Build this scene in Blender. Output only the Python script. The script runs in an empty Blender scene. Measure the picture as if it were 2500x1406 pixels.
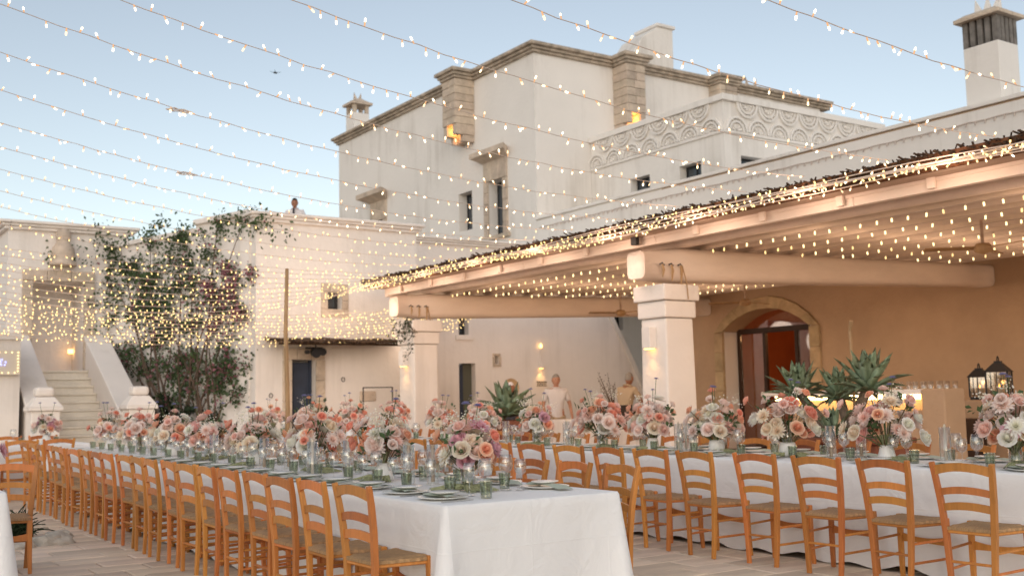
import bpy, bmesh, math, random
from mathutils import Vector, Matrix, Euler
random.seed(7)
R = math.radians
sc = bpy.context.scene
COL = sc.collection

# ------------------------------------------------------------------ camera
cam_d = bpy.data.cameras.new('camera')
cam_d.lens = 37.757; cam_d.sensor_width = 36.0; cam_d.sensor_fit = 'HORIZONTAL'
cam_d.clip_start = 0.05; cam_d.clip_end = 5000
cam_d.dof.use_dof = True; cam_d.dof.focus_distance = 7.2; cam_d.dof.aperture_fstop = 2.6
cam = bpy.data.objects.new('camera', cam_d); COL.objects.link(cam); sc.camera = cam
def _cam():
    p, y, ro = .10088, .59405, .019294
    s, c, cp, sp = math.sin(y), math.cos(y), math.cos(p), math.sin(p)
    r = Vector((c, -s, 0)); u = Vector((-s*sp, -c*sp, cp)); f = Vector((s*cp, c*cp, sp))
    r2 = r*math.cos(ro)-u*math.sin(ro); u2 = r*math.sin(ro)+u*math.cos(ro)
    m = Matrix((r2, u2, -f)).transposed().to_4x4(); m.translation = (0, 0, 1.30)
    return m
cam.matrix_world = _cam()

# ------------------------------------------------------------------ dusk sky, low sun, exposure
SUN_AZ = R(220)          # clockwise from +Y: low behind the camera
SUN_EL = R(14)
world = bpy.data.worlds.new('World'); sc.world = world; world.use_nodes = True
nt = world.node_tree; nt.nodes.clear()
sky = nt.nodes.new('ShaderNodeTexSky'); sky.sky_type = 'NISHITA'; sky.sun_disc = False
sky.sun_elevation = SUN_EL; sky.sun_rotation = SUN_AZ
sky.air_density = 1.0; sky.dust_density = 0.4; sky.ozone_density = 0.5
bg = nt.nodes.new('ShaderNodeBackground'); bg.inputs[1].default_value = 0.12
wo = nt.nodes.new('ShaderNodeOutputWorld')
pale = nt.nodes.new('ShaderNodeHueSaturation'); pale.inputs['Saturation'].default_value = .60; pale.inputs['Value'].default_value = .84     # pale hazy dusk blue
nt.links.new(sky.outputs[0], pale.inputs['Color']); nt.links.new(pale.outputs[0], bg.inputs[0]); nt.links.new(bg.outputs[0], wo.inputs[0])
sun_d = bpy.data.lights.new('sun', 'SUN'); sun_d.energy = 1.1; sun_d.angle = R(120); sun_d.color = (1.0, .90, .83)
sun = bpy.data.objects.new('sun', sun_d); COL.objects.link(sun)
sdir = Vector((math.sin(SUN_AZ)*math.cos(SUN_EL), math.cos(SUN_AZ)*math.cos(SUN_EL), math.sin(SUN_EL)))
sun.rotation_euler = sdir.to_track_quat('Z', 'Y').to_euler()
sc.view_settings.view_transform = 'Standard'; sc.view_settings.look = 'None'
sc.view_settings.gamma = 1.0; sc.view_settings.use_curve_mapping = False
sc.view_settings.exposure = 0.70
cy = sc.cycles
sc.render.engine = 'CYCLES'
cy.use_denoising = True
cy.max_bounces = 7; cy.diffuse_bounces = 4; cy.glossy_bounces = 3; cy.transmission_bounces = 6; cy.transparent_max_bounces = 24
cy.sample_clamp_indirect = 3.0; cy.caustics_reflective = False; cy.caustics_refractive = False

# ------------------------------------------------------------------ helpers
class MB:
    """collects faces; build() links them as ONE mesh object"""
    def __init__(s): s.v = []; s.f = []; s.m = []
    def add(s, vs, fs, mi=0):
        n = len(s.v); s.v += [tuple(p) for p in vs]; s.f += [tuple(i+n for i in f) for f in fs]; s.m += [mi]*len(fs); return s
    def box(s, x0, x1, y0, y1, z0, z1, mi=0):
        return s.add([(x0,y0,z0),(x1,y0,z0),(x1,y1,z0),(x0,y1,z0),(x0,y0,z1),(x1,y0,z1),(x1,y1,z1),(x0,y1,z1)],
                     [(0,3,2,1),(4,5,6,7),(0,1,5,4),(1,2,6,5),(2,3,7,6),(3,0,4,7)], mi)
    def frus(s, x0, x1, y0, y1, z0, z1, i, mi=0):      # box whose top is inset by i
        return s.add([(x0,y0,z0),(x1,y0,z0),(x1,y1,z0),(x0,y1,z0),(x0+i,y0+i,z1),(x1-i,y0+i,z1),(x1-i,y1-i,z1),(x0+i,y1-i,z1)],
                     [(0,3,2,1),(4,5,6,7),(0,1,5,4),(1,2,6,5),(2,3,7,6),(3,0,4,7)], mi)
    def prism(s, poly, axis, a, b, mi=0):              # poly in the two other axes, extruded from a to b
        def P(u, w, t): return {0: (t,u,w), 1: (u,t,w), 2: (u,w,t)}[axis]
        n = len(poly)
        vs = [P(u,w,a) for u, w in poly]+[P(u,w,b) for u, w in poly]
        fs = [tuple(range(n))[::-1], tuple(range(n, 2*n))]+[(i,(i+1)%n,n+(i+1)%n,n+i) for i in range(n)]
        return s.add(vs, fs, mi)
    def tube(s, path, rad, n=8, mi=0, cap=True, flat=None):
        path = [Vector(p) for p in path]; k = len(path); vs = []; fs = []
        up = None
        for i, p in enumerate(path):
            t = (path[min(i+1,k-1)]-path[max(i-1,0)])
            t = t.normalized() if t.length > 1e-9 else Vector((0,0,1))
            if up is None:
                up = Vector((0,0,1)) if abs(t.z) < .9 else Vector((1,0,0))
            a = t.cross(up)
            if a.length < 1e-5: a = t.orthogonal()
            a.normalize(); b = a.cross(t).normalized()
            r = rad[i] if isinstance(rad, (list, tuple)) else rad
            ra, rb = (r, r) if flat is None else (r, r*flat)
            for j in range(n):
                q = 2*math.pi*(j+.5)/n
                vs.append(p+a*(ra*math.cos(q))+b*(rb*math.sin(q)))
        for i in range(k-1):
            for j in range(n):
                fs.append((i*n+j, i*n+(j+1)%n, (i+1)*n+(j+1)%n, (i+1)*n+j))
        if cap: fs += [tuple(range(n))[::-1], tuple(range((k-1)*n, k*n))]
        return s.add(vs, fs, mi)
    def lathe(s, prof, n=16, cx=0, cy=0, mi=0, ribs=0, ribd=0):
        vs = []; fs = []; k = len(prof)
        for r, z in prof:
            for j in range(n):
                q = 2*math.pi*j/n; rr = r*(1-(ribd if ribs and j % 2 else 0))
                vs.append((cx+rr*math.cos(q), cy+rr*math.sin(q), z))
        for i in range(k-1):
            for j in range(n):
                fs.append((i*n+j, i*n+(j+1)%n, (i+1)*n+(j+1)%n, (i+1)*n+j))
        return s.add(vs, fs, mi)
    def mesh(s, name, mats, smooth=False):
        me = bpy.data.meshes.new(name); me.from_pydata(s.v, [], s.f)
        for m in (mats if isinstance(mats, (list, tuple)) else [mats]): me.materials.append(m)
        if any(s.m): me.polygons.foreach_set('material_index', s.m)
        if smooth: me.polygons.foreach_set('use_smooth', [True]*len(s.f))
        me.update(); return me
    def build(s, name, mats, parent=None, smooth=False, loc=None, rz=0, bevel=0):
        me = s.mesh(name, mats, smooth)
        return link(name, me, parent, loc, rz, bevel)
def link(name, me, parent=None, loc=None, rz=0, bevel=0):
    o = bpy.data.objects.new(name, me); COL.objects.link(o); o.parent = parent
    if loc is not None: o.location = loc
    if rz: o.rotation_euler = (0, 0, rz)
    if bevel:
        b = o.modifiers.new('bevel', 'BEVEL'); b.width = bevel; b.segments = 2; b.limit_method = 'ANGLE'; b.angle_limit = R(40)
    return o
def tag(o, label, cat=None, group=None, kind=None):
    o['label'] = label
    if cat: o['category'] = cat
    if group: o['group'] = group
    if kind: o['kind'] = kind
    return o
def thing(name, label, cat, loc=(0,0,0), rz=0, group=None):
    o = bpy.data.objects.new(name, None); COL.objects.link(o); o.location = loc; o.rotation_euler = (0,0,rz)
    o.empty_display_size = .1
    return tag(o, label, cat, group)
def kids(o): return KIDS.get(o.name, [])
KIDS = {}
def remember(root):
    for o in [root]+list(root.children_recursive): KIDS[o.name] = list(o.children)
def copy_tree(o, loc=None, rz=None, label=None, parent=None):
    c = o.copy(); COL.objects.link(c)
    if parent is not None: c.parent = parent
    if loc is not None: c.location = loc
    if rz is not None: c.rotation_euler = (0, 0, rz)
    if label: c['label'] = label
    for ch in kids(o): copy_tree(ch, parent=c)
    return c
ORD = ['first','second','third','fourth','fifth','sixth','seventh','eighth','ninth','tenth','eleventh','twelfth','thirteenth',
       'fourteenth','fifteenth','sixteenth','seventeenth','eighteenth','nineteenth','twentieth','twenty-first','twenty-second',
       'twenty-third','twenty-fourth','twenty-fifth','twenty-sixth','twenty-seventh','twenty-eighth','twenty-ninth','thirtieth']
def grid_wall(axis, pos, depth, u0, u1, z0, z1, openings, mb=None):
    """solid slab with rectangular openings. axis 1: faces -Y at y=pos, u is x.  axis 0: faces -X at x=pos, u is y. depth goes inward"""
    mb = mb or MB()
    us = sorted({u0, u1, *[o[0] for o in openings], *[o[1] for o in openings]})
    zs = sorted({z0, z1, *[o[2] for o in openings], *[o[3] for o in openings]})
    us = [u for u in us if u0 <= u <= u1]; zs = [z for z in zs if z0 <= z <= z1]
    def solid(i, j):
        if i < 0 or j < 0 or i >= len(us)-1 or j >= len(zs)-1: return False
        u = (us[i]+us[i+1])/2; z = (zs[j]+zs[j+1])/2
        return not any(o[0] < u < o[1] and o[2] < z < o[3] for o in openings)
    def P(u, z, t): return (u, pos+t, z) if axis == 1 else (pos+t, u, z)
    def quad(a, b, c, d): mb.add([a, b, c, d], [(0,1,2,3)])
    for i in range(len(us)-1):
        for j in range(len(zs)-1):
            if not solid(i, j): continue
            a, b, c, d = us[i], us[i+1], zs[j], zs[j+1]
            quad(P(a,c,0),P(b,c,0),P(b,d,0),P(a,d,0)); quad(P(a,c,depth),P(a,d,depth),P(b,d,depth),P(b,c,depth))
            if not solid(i-1,j): quad(P(a,c,0),P(a,d,0),P(a,d,depth),P(a,c,depth))
            if not solid(i+1,j): quad(P(b,c,0),P(b,c,depth),P(b,d,depth),P(b,d,0))
            if not solid(i,j-1): quad(P(a,c,0),P(a,c,depth),P(b,c,depth),P(b,c,0))
            if not solid(i,j+1): quad(P(a,d,0),P(b,d,0),P(b,d,depth),P(a,d,depth))
    return mb

# ------------------------------------------------------------------ materials
def mat(name, col, rough=.7, var=.0, scale=3., bump=0., bscale=40., col2=None, rnd=0., metal=0., spec=.35, sheen=0., stretch=None, detail=5., trans=0., streak=0.):
    m = bpy.data.materials.new(name); m.use_nodes = True
    n = m.node_tree.nodes; l = m.node_tree.links
    b = n['Principled BSDF']; b.inputs['Roughness'].default_value = rough; b.inputs['Metallic'].default_value = metal
    b.inputs['Specular IOR Level'].default_value = spec
    if sheen: b.inputs['Sheen Weight'].default_value = sheen
    b.inputs['Base Color'].default_value = (*col, 1)
    tc = n.new('ShaderNodeTexCoord'); src = tc.outputs['Object']
    if stretch:
        mp = n.new('ShaderNodeMapping'); mp.inputs['Scale'].default_value = stretch; l.new(src, mp.inputs[0]); src = mp.outputs[0]
    out = None
    if var or col2:
        no = n.new('ShaderNodeTexNoise'); no.inputs['Scale'].default_value = scale; no.inputs['Detail'].default_value = detail; no.inputs['Roughness'].default_value = .62
        l.new(src, no.inputs['Vector'])
        cr = n.new('ShaderNodeValToRGB'); c2 = col2 or tuple(c*(1-var) for c in col)
        cr.color_ramp.elements[0].position = .32; cr.color_ramp.elements[1].position = .68
        cr.color_ramp.elements[0].color = (*c2, 1); cr.color_ramp.elements[1].color = (*(min(1, c*(1+var*.35)) for c in col), 1)
        l.new(no.outputs[0], cr.inputs[0]); out = cr.outputs[0]
    if streak:                                             # rain streaks and grey blotches of old limewash
        mp2 = n.new('ShaderNodeMapping'); mp2.inputs['Scale'].default_value = (1.7,1.7,.10); l.new(tc.outputs['Object'], mp2.inputs[0])
        ns = n.new('ShaderNodeTexNoise'); ns.inputs['Scale'].default_value = 1.6; ns.inputs['Detail'].default_value = 9; ns.inputs['Roughness'].default_value = .7; l.new(mp2.outputs[0], ns.inputs['Vector'])
        nb2 = n.new('ShaderNodeTexNoise'); nb2.inputs['Scale'].default_value = .45; nb2.inputs['Detail'].default_value = 6; l.new(tc.outputs['Object'], nb2.inputs['Vector'])
        mu_ = n.new('ShaderNodeMath'); mu_.operation = 'MULTIPLY'; l.new(ns.outputs[0], mu_.inputs[0]); l.new(nb2.outputs[0], mu_.inputs[1])
        rs_ = n.new('ShaderNodeMapRange'); rs_.inputs[1].default_value = .26; rs_.inputs[2].default_value = .42; rs_.inputs[4].default_value = streak; l.new(mu_.outputs[0], rs_.inputs[0])
        mx_ = n.new('ShaderNodeMix'); mx_.data_type = 'RGBA'; mx_.inputs[7].default_value = (.42,.37,.31,1); l.new(rs_.outputs[0], mx_.inputs[0]); l.new(out, mx_.inputs[6]); out = mx_.outputs[2]
    if rnd:
        oi = n.new('ShaderNodeObjectInfo'); hs = n.new('ShaderNodeHueSaturation')
        mr = n.new('ShaderNodeMapRange'); mr.inputs[3].default_value = 1-rnd; mr.inputs[4].default_value = 1+rnd*.8
        l.new(oi.outputs['Random'], mr.inputs[0]); l.new(mr.outputs[0], hs.inputs['Value'])
        mr2 = n.new('ShaderNodeMapRange'); mr2.inputs[3].default_value = .5-rnd*.05; mr2.inputs[4].default_value = .5+rnd*.04
        mu = n.new('ShaderNodeMath'); mu.operation = 'MULTIPLY'; mu.inputs[1].default_value = 7.31; fr = n.new('ShaderNodeMath'); fr.operation = 'FRACT'
        l.new(oi.outputs['Random'], mu.inputs[0]); l.new(mu.outputs[0], fr.inputs[0]); l.new(fr.outputs[0], mr2.inputs[0]); l.new(mr2.outputs[0], hs.inputs['Hue'])
        if out: l.new(out, hs.inputs['Color'])
        else: hs.inputs['Color'].default_value = (*col, 1)
        out = hs.outputs[0]
    if out: l.new(out, b.inputs['Base Color'])
    if bump:
        nb = n.new('ShaderNodeTexNoise'); nb.inputs['Scale'].default_value = bscale; nb.inputs['Detail'].default_value = 6
        l.new(src, nb.inputs['Vector']); bp = n.new('ShaderNodeBump'); bp.inputs['Strength'].default_value = bump; bp.inputs['Distance'].default_value = .03
        l.new(nb.outputs[0], bp.inputs['Height']); l.new(bp.outputs[0], b.inputs['Normal'])
    if trans:
        tr = n.new('ShaderNodeBsdfTranslucent'); mx = n.new('ShaderNodeMixShader'); mx.inputs[0].default_value = trans
        if out: l.new(out, tr.inputs[0])
        else: tr.inputs[0].default_value = (*col, 1)
        l.new(b.outputs[0], mx.inputs[1]); l.new(tr.outputs[0], mx.inputs[2]); l.new(mx.outputs[0], n['Material Output'].inputs[0])
    return m
def emit(name, col, strength, sample=False):
    m = bpy.data.materials.new(name); m.use_nodes = True; n = m.node_tree.nodes; l = m.node_tree.links
    n.remove(n['Principled BSDF']); e = n.new('ShaderNodeEmission'); e.inputs[0].default_value = (*col, 1); e.inputs[1].default_value = strength
    l.new(e.outputs[0], n['Material Output'].inputs[0])
    if not sample: m.cycles.emission_sampling = 'NONE'
    return m
def glass(name, tint, gloss=1.0):
    m = bpy.data.materials.new(name); m.use_nodes = True; n = m.node_tree.nodes; l = m.node_tree.links
    n.remove(n['Principled BSDF'])
    t = n.new('ShaderNodeBsdfTransparent'); t.inputs[0].default_value = (*tint, 1)
    g = n.new('ShaderNodeBsdfGlossy'); g.inputs['Roughness'].default_value = .03; g.inputs[0].default_value = (.95*gloss, .95*gloss, .95*gloss, 1)
    f = n.new('ShaderNodeLayerWeight'); f.inputs[0].default_value = .5
    pw = n.new('ShaderNodeMath'); pw.operation = 'POWER'; pw.inputs[1].default_value = 3.5
    mm = n.new('ShaderNodeMath'); mm.operation = 'MULTIPLY_ADD'; mm.inputs[1].default_value = .9; mm.inputs[2].default_value = .11
    l.new(f.outputs['Facing'], pw.inputs[0]); l.new(pw.outputs[0], mm.inputs[0])
    x = n.new('ShaderNodeMixShader'); l.new(mm.outputs[0], x.inputs[0]); l.new(t.outputs[0], x.inputs[1]); l.new(g.outputs[0], x.inputs[2])
    l.new(x.outputs[0], n['Material Output'].inputs[0]); return m
M = {}
M['lime'] = mat('limewash', (.80,.745,.67), .9, .07, .55, .35, 9, detail=8, streak=.3)
M['lime2'] = mat('limewash_warm', (.81,.745,.69), .9, .07, .7, .35, 9, detail=8, streak=.32)
M['lime3'] = mat('limewash_tower', (.81,.765,.71), .9, .06, .4, .3, 7, detail=8, streak=.42)
M['plaster'] = mat('ochre_plaster', (.52,.36,.235), .9, .14, .8, .3, 12)
M['stone'] = mat('tufa_stone', (.60,.49,.385), .92, .30, 2.2, .8, 14, rnd=.10)
M['stone_dark'] = mat('weathered_cornice', (.50,.415,.325), .95, .45, 3.5, .9, 18)
M['stone_gold'] = mat('ochre_tufa', (.56,.42,.25), .92, .3, 2.5, .7, 14, rnd=.12)
M['stone_step'] = mat('worn_step_stone', (.78,.70,.59), .9, .12, 3, .4, 14, rnd=.06)
M['wood'] = mat('honey_beech', (.56,.212,.050), .45, .20, 5, .12, 60, rnd=.24, spec=.45, stretch=(6,6,.7))
M['rush'] = mat('woven_rush', (.52,.31,.155), .85, .40, 28, .5, 90, rnd=.08, stretch=(1,9,1))
M['white_wood'] = mat('white_painted_timber', (.82,.70,.61), .75, .10, 4, .3, 18, stretch=(1,.25,1))
M['beam'] = mat('white_painted_log', (.82,.69,.59), .8, .14, 1.6, .5, 9, stretch=(.35,1,1))
M['cane'] = mat('cane_matting', (.52,.38,.29), .9, .35, 10, .7, 60, stretch=(1,.06,1))
M['reed'] = mat('dark_reed', (.085,.05,.03), .95, .6, 12, 1., 40, stretch=(1,1,1))
M['reed_red'] = mat('reddish_reed', (.20,.085,.04), .9, .5, 10, .8, 50)
M['cloth'] = mat('white_linen', (.80,.79,.785), .88, .02, 2, .10, 220, sheen=.2)
def linen_creases(m):
    """pressed fold lines and soft wrinkles as fine relief"""
    n = m.node_tree.nodes; l = m.node_tree.links; tc = [x for x in n if x.type == 'TEX_COORD'][0]; bp0 = [x for x in n if x.type == 'BUMP'][0]
    sx = n.new('ShaderNodeSeparateXYZ'); l.new(tc.outputs['Object'], sx.inputs[0]); tot = None
    for i, step, off in ((0,.55,.02),(1,.74,.30),(2,.36,.215)):
        def mth(op, a, b=None):
            k = n.new('ShaderNodeMath'); k.operation = op
            for j, v in enumerate((a, b)):
                if v is None: continue
                if isinstance(v, (int, float)): k.inputs[j].default_value = v
                else: l.new(v, k.inputs[j])
            return k.outputs[0]
        f = mth('FRACT', mth('ADD', mth('DIVIDE', sx.outputs[i], step), off)); d = mth('MULTIPLY', mth('ABSOLUTE', mth('SUBTRACT', f, .5)), step)
        p = mth('MAXIMUM', mth('SUBTRACT', 1.0, mth('DIVIDE', d, .007)), 0.0); tot = p if tot is None else mth('MAXIMUM', tot, p)
    wn = n.new('ShaderNodeTexNoise'); wn.inputs['Scale'].default_value = 4.5; wn.inputs['Detail'].default_value = 3; wn.inputs['Distortion'].default_value = 1.2; l.new(tc.outputs['Object'], wn.inputs['Vector'])
    hgt = n.new('ShaderNodeMath'); hgt.operation = 'MULTIPLY_ADD'; hgt.inputs[1].default_value = .075; l.new(tot, hgt.inputs[0]); l.new(wn.outputs[0], hgt.inputs[2])
    b2 = n.new('ShaderNodeBump'); b2.inputs['Strength'].default_value = .6; b2.inputs['Distance'].default_value = .022; l.new(hgt.outputs[0], b2.inputs['Height'])
    l.new(bp0.outputs[0], b2.inputs['Normal']); l.new(b2.outputs[0], n['Principled BSDF'].inputs['Normal'])
linen_creases(M['cloth'])
M['ceramic'] = mat('white_ceramic', (.80,.79,.76), .28, spec=.5)
M['plate'] = mat('pale_stoneware', (.76,.76,.72), .3, .05, 20, spec=.5)
M['sage'] = mat('sage_linen', (.50,.545,.44), .9, .08, 30, .3, 150)
M['steel'] = mat('cutlery_steel', (.62,.61,.6), .22, metal=1.)
M['black'] = mat('black_metal', (.018,.018,.02), .5)
M['glass'] = glass('clear_glass', (.965,.97,.965))
M['green_glass'] = glass('green_glass', (.72,.755,.695))
M['pane'] = mat('dark_pane', (.05,.06,.07), .08, spec=.7)
M['navy'] = mat('navy_door_paint', (.035,.048,.08), .5, .2, 4)
M['dark_wood'] = mat('dark_stained_wood', (.045,.022,.013), .5, .3, 5)
M['inside'] = mat('rust_red_room', (.36,.10,.03), .9, .2, 1.5)
M['candle'] = mat('cream_wax', (.74,.64,.50), .5, trans=.25)
M['candle_b'] = mat('sand_twist_wax', (.56,.38,.22), .5)
M['terra'] = mat('terracotta', (.25,.085,.045), .85, .25, 5, .3, 30)
M['bamboo'] = mat('bamboo_pole', (.42,.26,.13), .6, .3, 8, stretch=(1,1,.3))
M['cable'] = mat('pale_cable', (.62,.52,.45), .6)
M['cable_dark'] = mat('twisted_cable', (.56,.47,.41), .7)
M['leaf'] = mat('vine_leaf', (.085,.13,.052), .55, .5, 1.6, trans=.25)
M['leaf2'] = mat('shrub_leaf', (.030,.055,.022), .5, .5, 3, trans=.2)
M['bract'] = mat('bougainvillea_bract', (.36,.15,.18), .7, .4, 2., trans=.3)
M['bark'] = mat('vine_bark', (.13,.085,.06), .9, .4, 9, .6, 40)
M['trunk'] = mat('agave_trunk', (.24,.17,.12), .9, .4, 14, .7, 40)
M['agave'] = mat('agave_leaf', (.20,.26,.155), .5, .30, 4, .1, 20, rnd=.22, trans=.06, spec=.4)
M['ground'] = mat('packed_stone_ground', (.55,.43,.33), .95, .25, .8, .5, 10)
M['paver'] = mat('travertine_paver', (.76,.605,.46), .8, .20, 2.6, .4, 16, rnd=.16, stretch=(.45,1.6,1))
M['rock'] = mat('pale_limestone', (.52,.46,.38), .9, .3, 6, .8, 9)
M['led'] = emit('led_tip', (1., .76, .44), 2.4)
M['led_b'] = emit('led_tip_dim', (1., .68, .36), 1.5)
M['led_c'] = emit('led_tip_bright', (1., .84, .56), 3.4)
M['led_body'] = emit('led_body', (1., .54, .27), .62)
M['led_far'] = emit('led_far', (1., .72, .28), 1.8)
M['led_y'] = emit('led_warm', (1., .74, .34), 2.0)
M['led_y2'] = emit('led_warm_dim', (1., .66, .26), 1.3)
M['sconce'] = emit('sconce_lamp', (1., .50, .14), 4.0)
M['strip'] = emit('bar_light_strip', (1., .68, .28), 6.5, True)
M['flame'] = emit('flame', (1., .38, .06), 3.4)
M['skin'] = mat('skin', (.50,.25,.16), .55, spec=.4)
M['skin2'] = mat('tanned_skin', (.34,.15,.085), .5, spec=.4)
M['white_cloth'] = mat('white_shirt', (.72,.66,.64), .9, .05, 8, .3, 40)
M['beige_cloth'] = mat('beige_shirt', (.56,.42,.28), .9, .05, 8, .3, 40)
M['dark_cloth'] = mat('dark_trousers', (.05,.045,.05), .9)
M['grey_hair'] = mat('grey_hair', (.30,.27,.24), .8)
M['hair'] = mat('dark_hair', (.02,.015,.012), .7)

# ------------------------------------------------------------------ ground and pavers
g = MB().add([(-2500,-2500,-.035),(2500,-2500,-.035),(2500,2500,-.035),(-2500,2500,-.035)], [(0,1,2,3)]).build('ground', M['ground'])
tag(g, 'beige stone paved courtyard ground', kind='structure')
def paver_mesh(mb, x, y, lx, ly, z, t):
    e = .006; b = .010
    vs = [(x+e,y+e,-.03),(x+lx-e,y+e,-.03),(x+lx-e,y+ly-e,-.03),(x+e,y+ly-e,-.03),
          (x+e,y+e,z-.008),(x+lx-e,y+e,z-.008),(x+lx-e,y+ly-e,z-.008),(x+e,y+ly-e,z-.008),
          (x+e+b,y+e+b,z+t[0]),(x+lx-e-b,y+e+b,z+t[1]),(x+lx-e-b,y+ly-e-b,z+t[2]),(x+e+b,y+ly-e-b,z+t[3])]
    fs = [(0,1,5,4),(1,2,6,5),(2,3,7,6),(3,0,4,7),(4,5,9,8),(5,6,10,9),(6,7,11,10),(7,4,8,11),(8,9,10,11)]
    mb.add(vs, fs)
rp = random.Random(3)
cand = []; y = 2.4
while y < 25.5:
    w = .31; x = -3.2+rp.uniform(0,.5)
    while x < 12.5:
        lx = rp.uniform(.40,.66); cand.append((x, y, lx, w)); x += lx
    y += w
def pav_key(c):
    cx, cy_ = c[0]+c[2]/2, c[1]+c[3]/2
    seen = (.55 < cx < 2.95 and 6.6 < cy_ < 15) or (4.1 < cx < 6.7 and 3.3 < cy_ < 9.5)
    return (0 if seen else 1, math.hypot(cx, cy_))
cand.sort(key=pav_key)
rest = MB()
for i, (x, y, lx, ly) in enumerate(cand):
    t = [rp.uniform(-.0025,.002) for _ in range(4)]; z = rp.uniform(-.004,.002)
    if i < 300:
        m_ = MB(); paver_mesh(m_, -lx/2, -ly/2, lx, ly, z, t); o = m_.build('paver', M['paver'], g); o.location = (x+lx/2, y+ly/2, 0)
    else: paver_mesh(rest, x, y, lx, ly, z, t)
o = rest.build('pavers_beyond', M['paver'], g); o['kind'] = 'stuff'

# ------------------------------------------------------------------ small building parts
def window(parent, axis, pos, u0, u1, z0, z1, depth=.28, mul=True):
    """dark framed window set back in a wall opening"""
    f = .06
    def B(mb, a, b, c, d, t0, t1):
        if axis == 1: mb.box(a, b, pos+t0, pos+t1, c, d)
        else: mb.box(pos+t0, pos+t1, a, b, c, d)
    w = MB(); B(w,u0,u0+f,z0,z1,depth,depth+.06); B(w,u1-f,u1,z0,z1,depth,depth+.06); B(w,u0+f,u1-f,z1-f,z1,depth,depth+.06); B(w,u0+f,u1-f,z0,z0+f,depth,depth+.06)
    wi = w.build('window', M['black'], parent)
    p = MB(); B(p,u0+f,u1-f,z0+f,z1-f,depth+.02,depth+.03); p.build('pane', M['pane'], wi)
    if mul and u1-u0 > .5:
        q = MB(); c = (u0+u1)/2; B(q,c-.025,c+.025,z0+f,z1-f,depth-.005,depth+.018); q.build('mullion', M['black'], wi)
    return wi
def stone_frame(parent, axis, pos, u0, u1, z0, z1, fw, out=.06, hood=None, nb=4, name='stone_surround'):
    """jamb blocks, lintel blocks and an optional flared hood around an opening u0..u1"""
    root = bpy.data.objects.new(name, None); COL.objects.link(root); root.parent = parent
    def B(a, b, c, d, t=0):
        mb = MB(); t0 = -out-t
        if axis == 1: mb.box(a, b, pos+t0, pos+.03, c, d)
        else: mb.box(pos+t0, pos+.03, a, b, c, d)
        mb.build('stone_block', M['stone'], root, bevel=.012)
    for k in range(nb):
        a, b = z0+(z1-z0)*k/nb, z0+(z1-z0)*(k+1)/nb-.008
        B(u0-fw, u0-.002, a, b, random.uniform(0,.01)); B(u1+.002, u1+fw, a, b, random.uniform(0,.01))
    n = 3
    for k in range(n):
        a, b = u0-fw+(u1-u0+2*fw)*k/n, u0-fw+(u1-u0+2*fw)*(k+1)/n-.008
        B(a, b, z1+.004, z1+fw*(1.15 if not hood else hood[0]), random.uniform(0,.01))
    if hood:
        zt = z1+fw*hood[0]; ex = hood[1]; pr = hood[1]*1.1
        prof = [(0, zt), (out*.6+.02, zt), (pr*.55, zt+hood[2]*.30), (pr*.92, zt+hood[2]*.5), (pr, zt+hood[2]*.52), (pr, zt+hood[2]), (0, zt+hood[2])]
        mb = MB(); a, b = u0-fw, u1+fw
        st = [(d, z, ex*(d/pr)) for d, z in prof]
        vs = []
        for d, z, e in st:
            for uu in (a-e, b+e): vs.append((uu, pos-d, z) if axis == 1 else (pos-d, uu, z))
        fs = [(2*i, 2*i+1, 2*i+3, 2*i+2) for i in range(len(st)-1)]
        fs += [tuple(2*i for i in range(len(st))), tuple(2*i+1 for i in range(len(st)))[::-1]]
        mb.add(vs, fs); mb.build('hood', M['stone'], root)
    return root
def cornice(parent, x0, x1, y0, y1, z, h, out, m, name='cornice', sides=('x0','y0')):
    """stepped moulding along the -X and -Y edges of a block, in lengths"""
    st = [(out*.45, z, z+h*.35), (out*.72, z+h*.35, z+h*.65), (out, z+h*.65, z+h)]
    for s_ in sides:
        mb = MB()
        for d, a, b in st:
            if s_ == 'x0': mb.box(x0-d, x0+.02, y0-d, y1+d, a, b)
            elif s_ == 'y0': mb.box(x0+.021, x1+d, y0-d, y0+.02, a, b)
        mb.build(name, m, parent, bevel=.02)

# ------------------------------------------------------------------ gate wall with stone portal (far end of the courtyard)
gw = thing('garden_wall', 'white garden wall with stone framed gateway at the head of the stairs', 'wall', (0,0,0))
GO = (4.52, 5.62, 2.08, 4.11)
grid_wall(1, 26.0, 1.2, 3.99, 6.6, 0, 5.25, [GO]).build('wall', M['lime2'], gw)
MB().box(3.99,6.6,27.2,33,0,5.25).build('wall_body', M['lime2'], gw)
MB().box(4.4,5.8,27.17,27.198,2.0,4.2).build('gate_back_wall', M['lime2'], gw)
cornice(gw, 3.99, 6.6, 26.0, 33, 5.25, .2, .22, M['lime2'])
stone_frame(gw, 1, 26.0, GO[0], GO[1], 2.12, GO[3], .22, .08, nb=5)
c_ = MB().lathe([(.0,4.46),(.30,4.46),(.30,4.54),(.22,4.60),(.26,4.72),(.24,4.86),(.15,4.98),(.13,5.04),(.17,5.12),(.16,5.24),(.08,5.31),(0,5.33)], 14, 5.12, 25.86)
c_.build('stone_bust', M['stone'], gw, smooth=True)
# little lit wall lamp inside the gate
MB().box(5.5,5.6,26.9,27.0,2.52,2.62).build('step_light', M['sconce'], gw)
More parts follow.
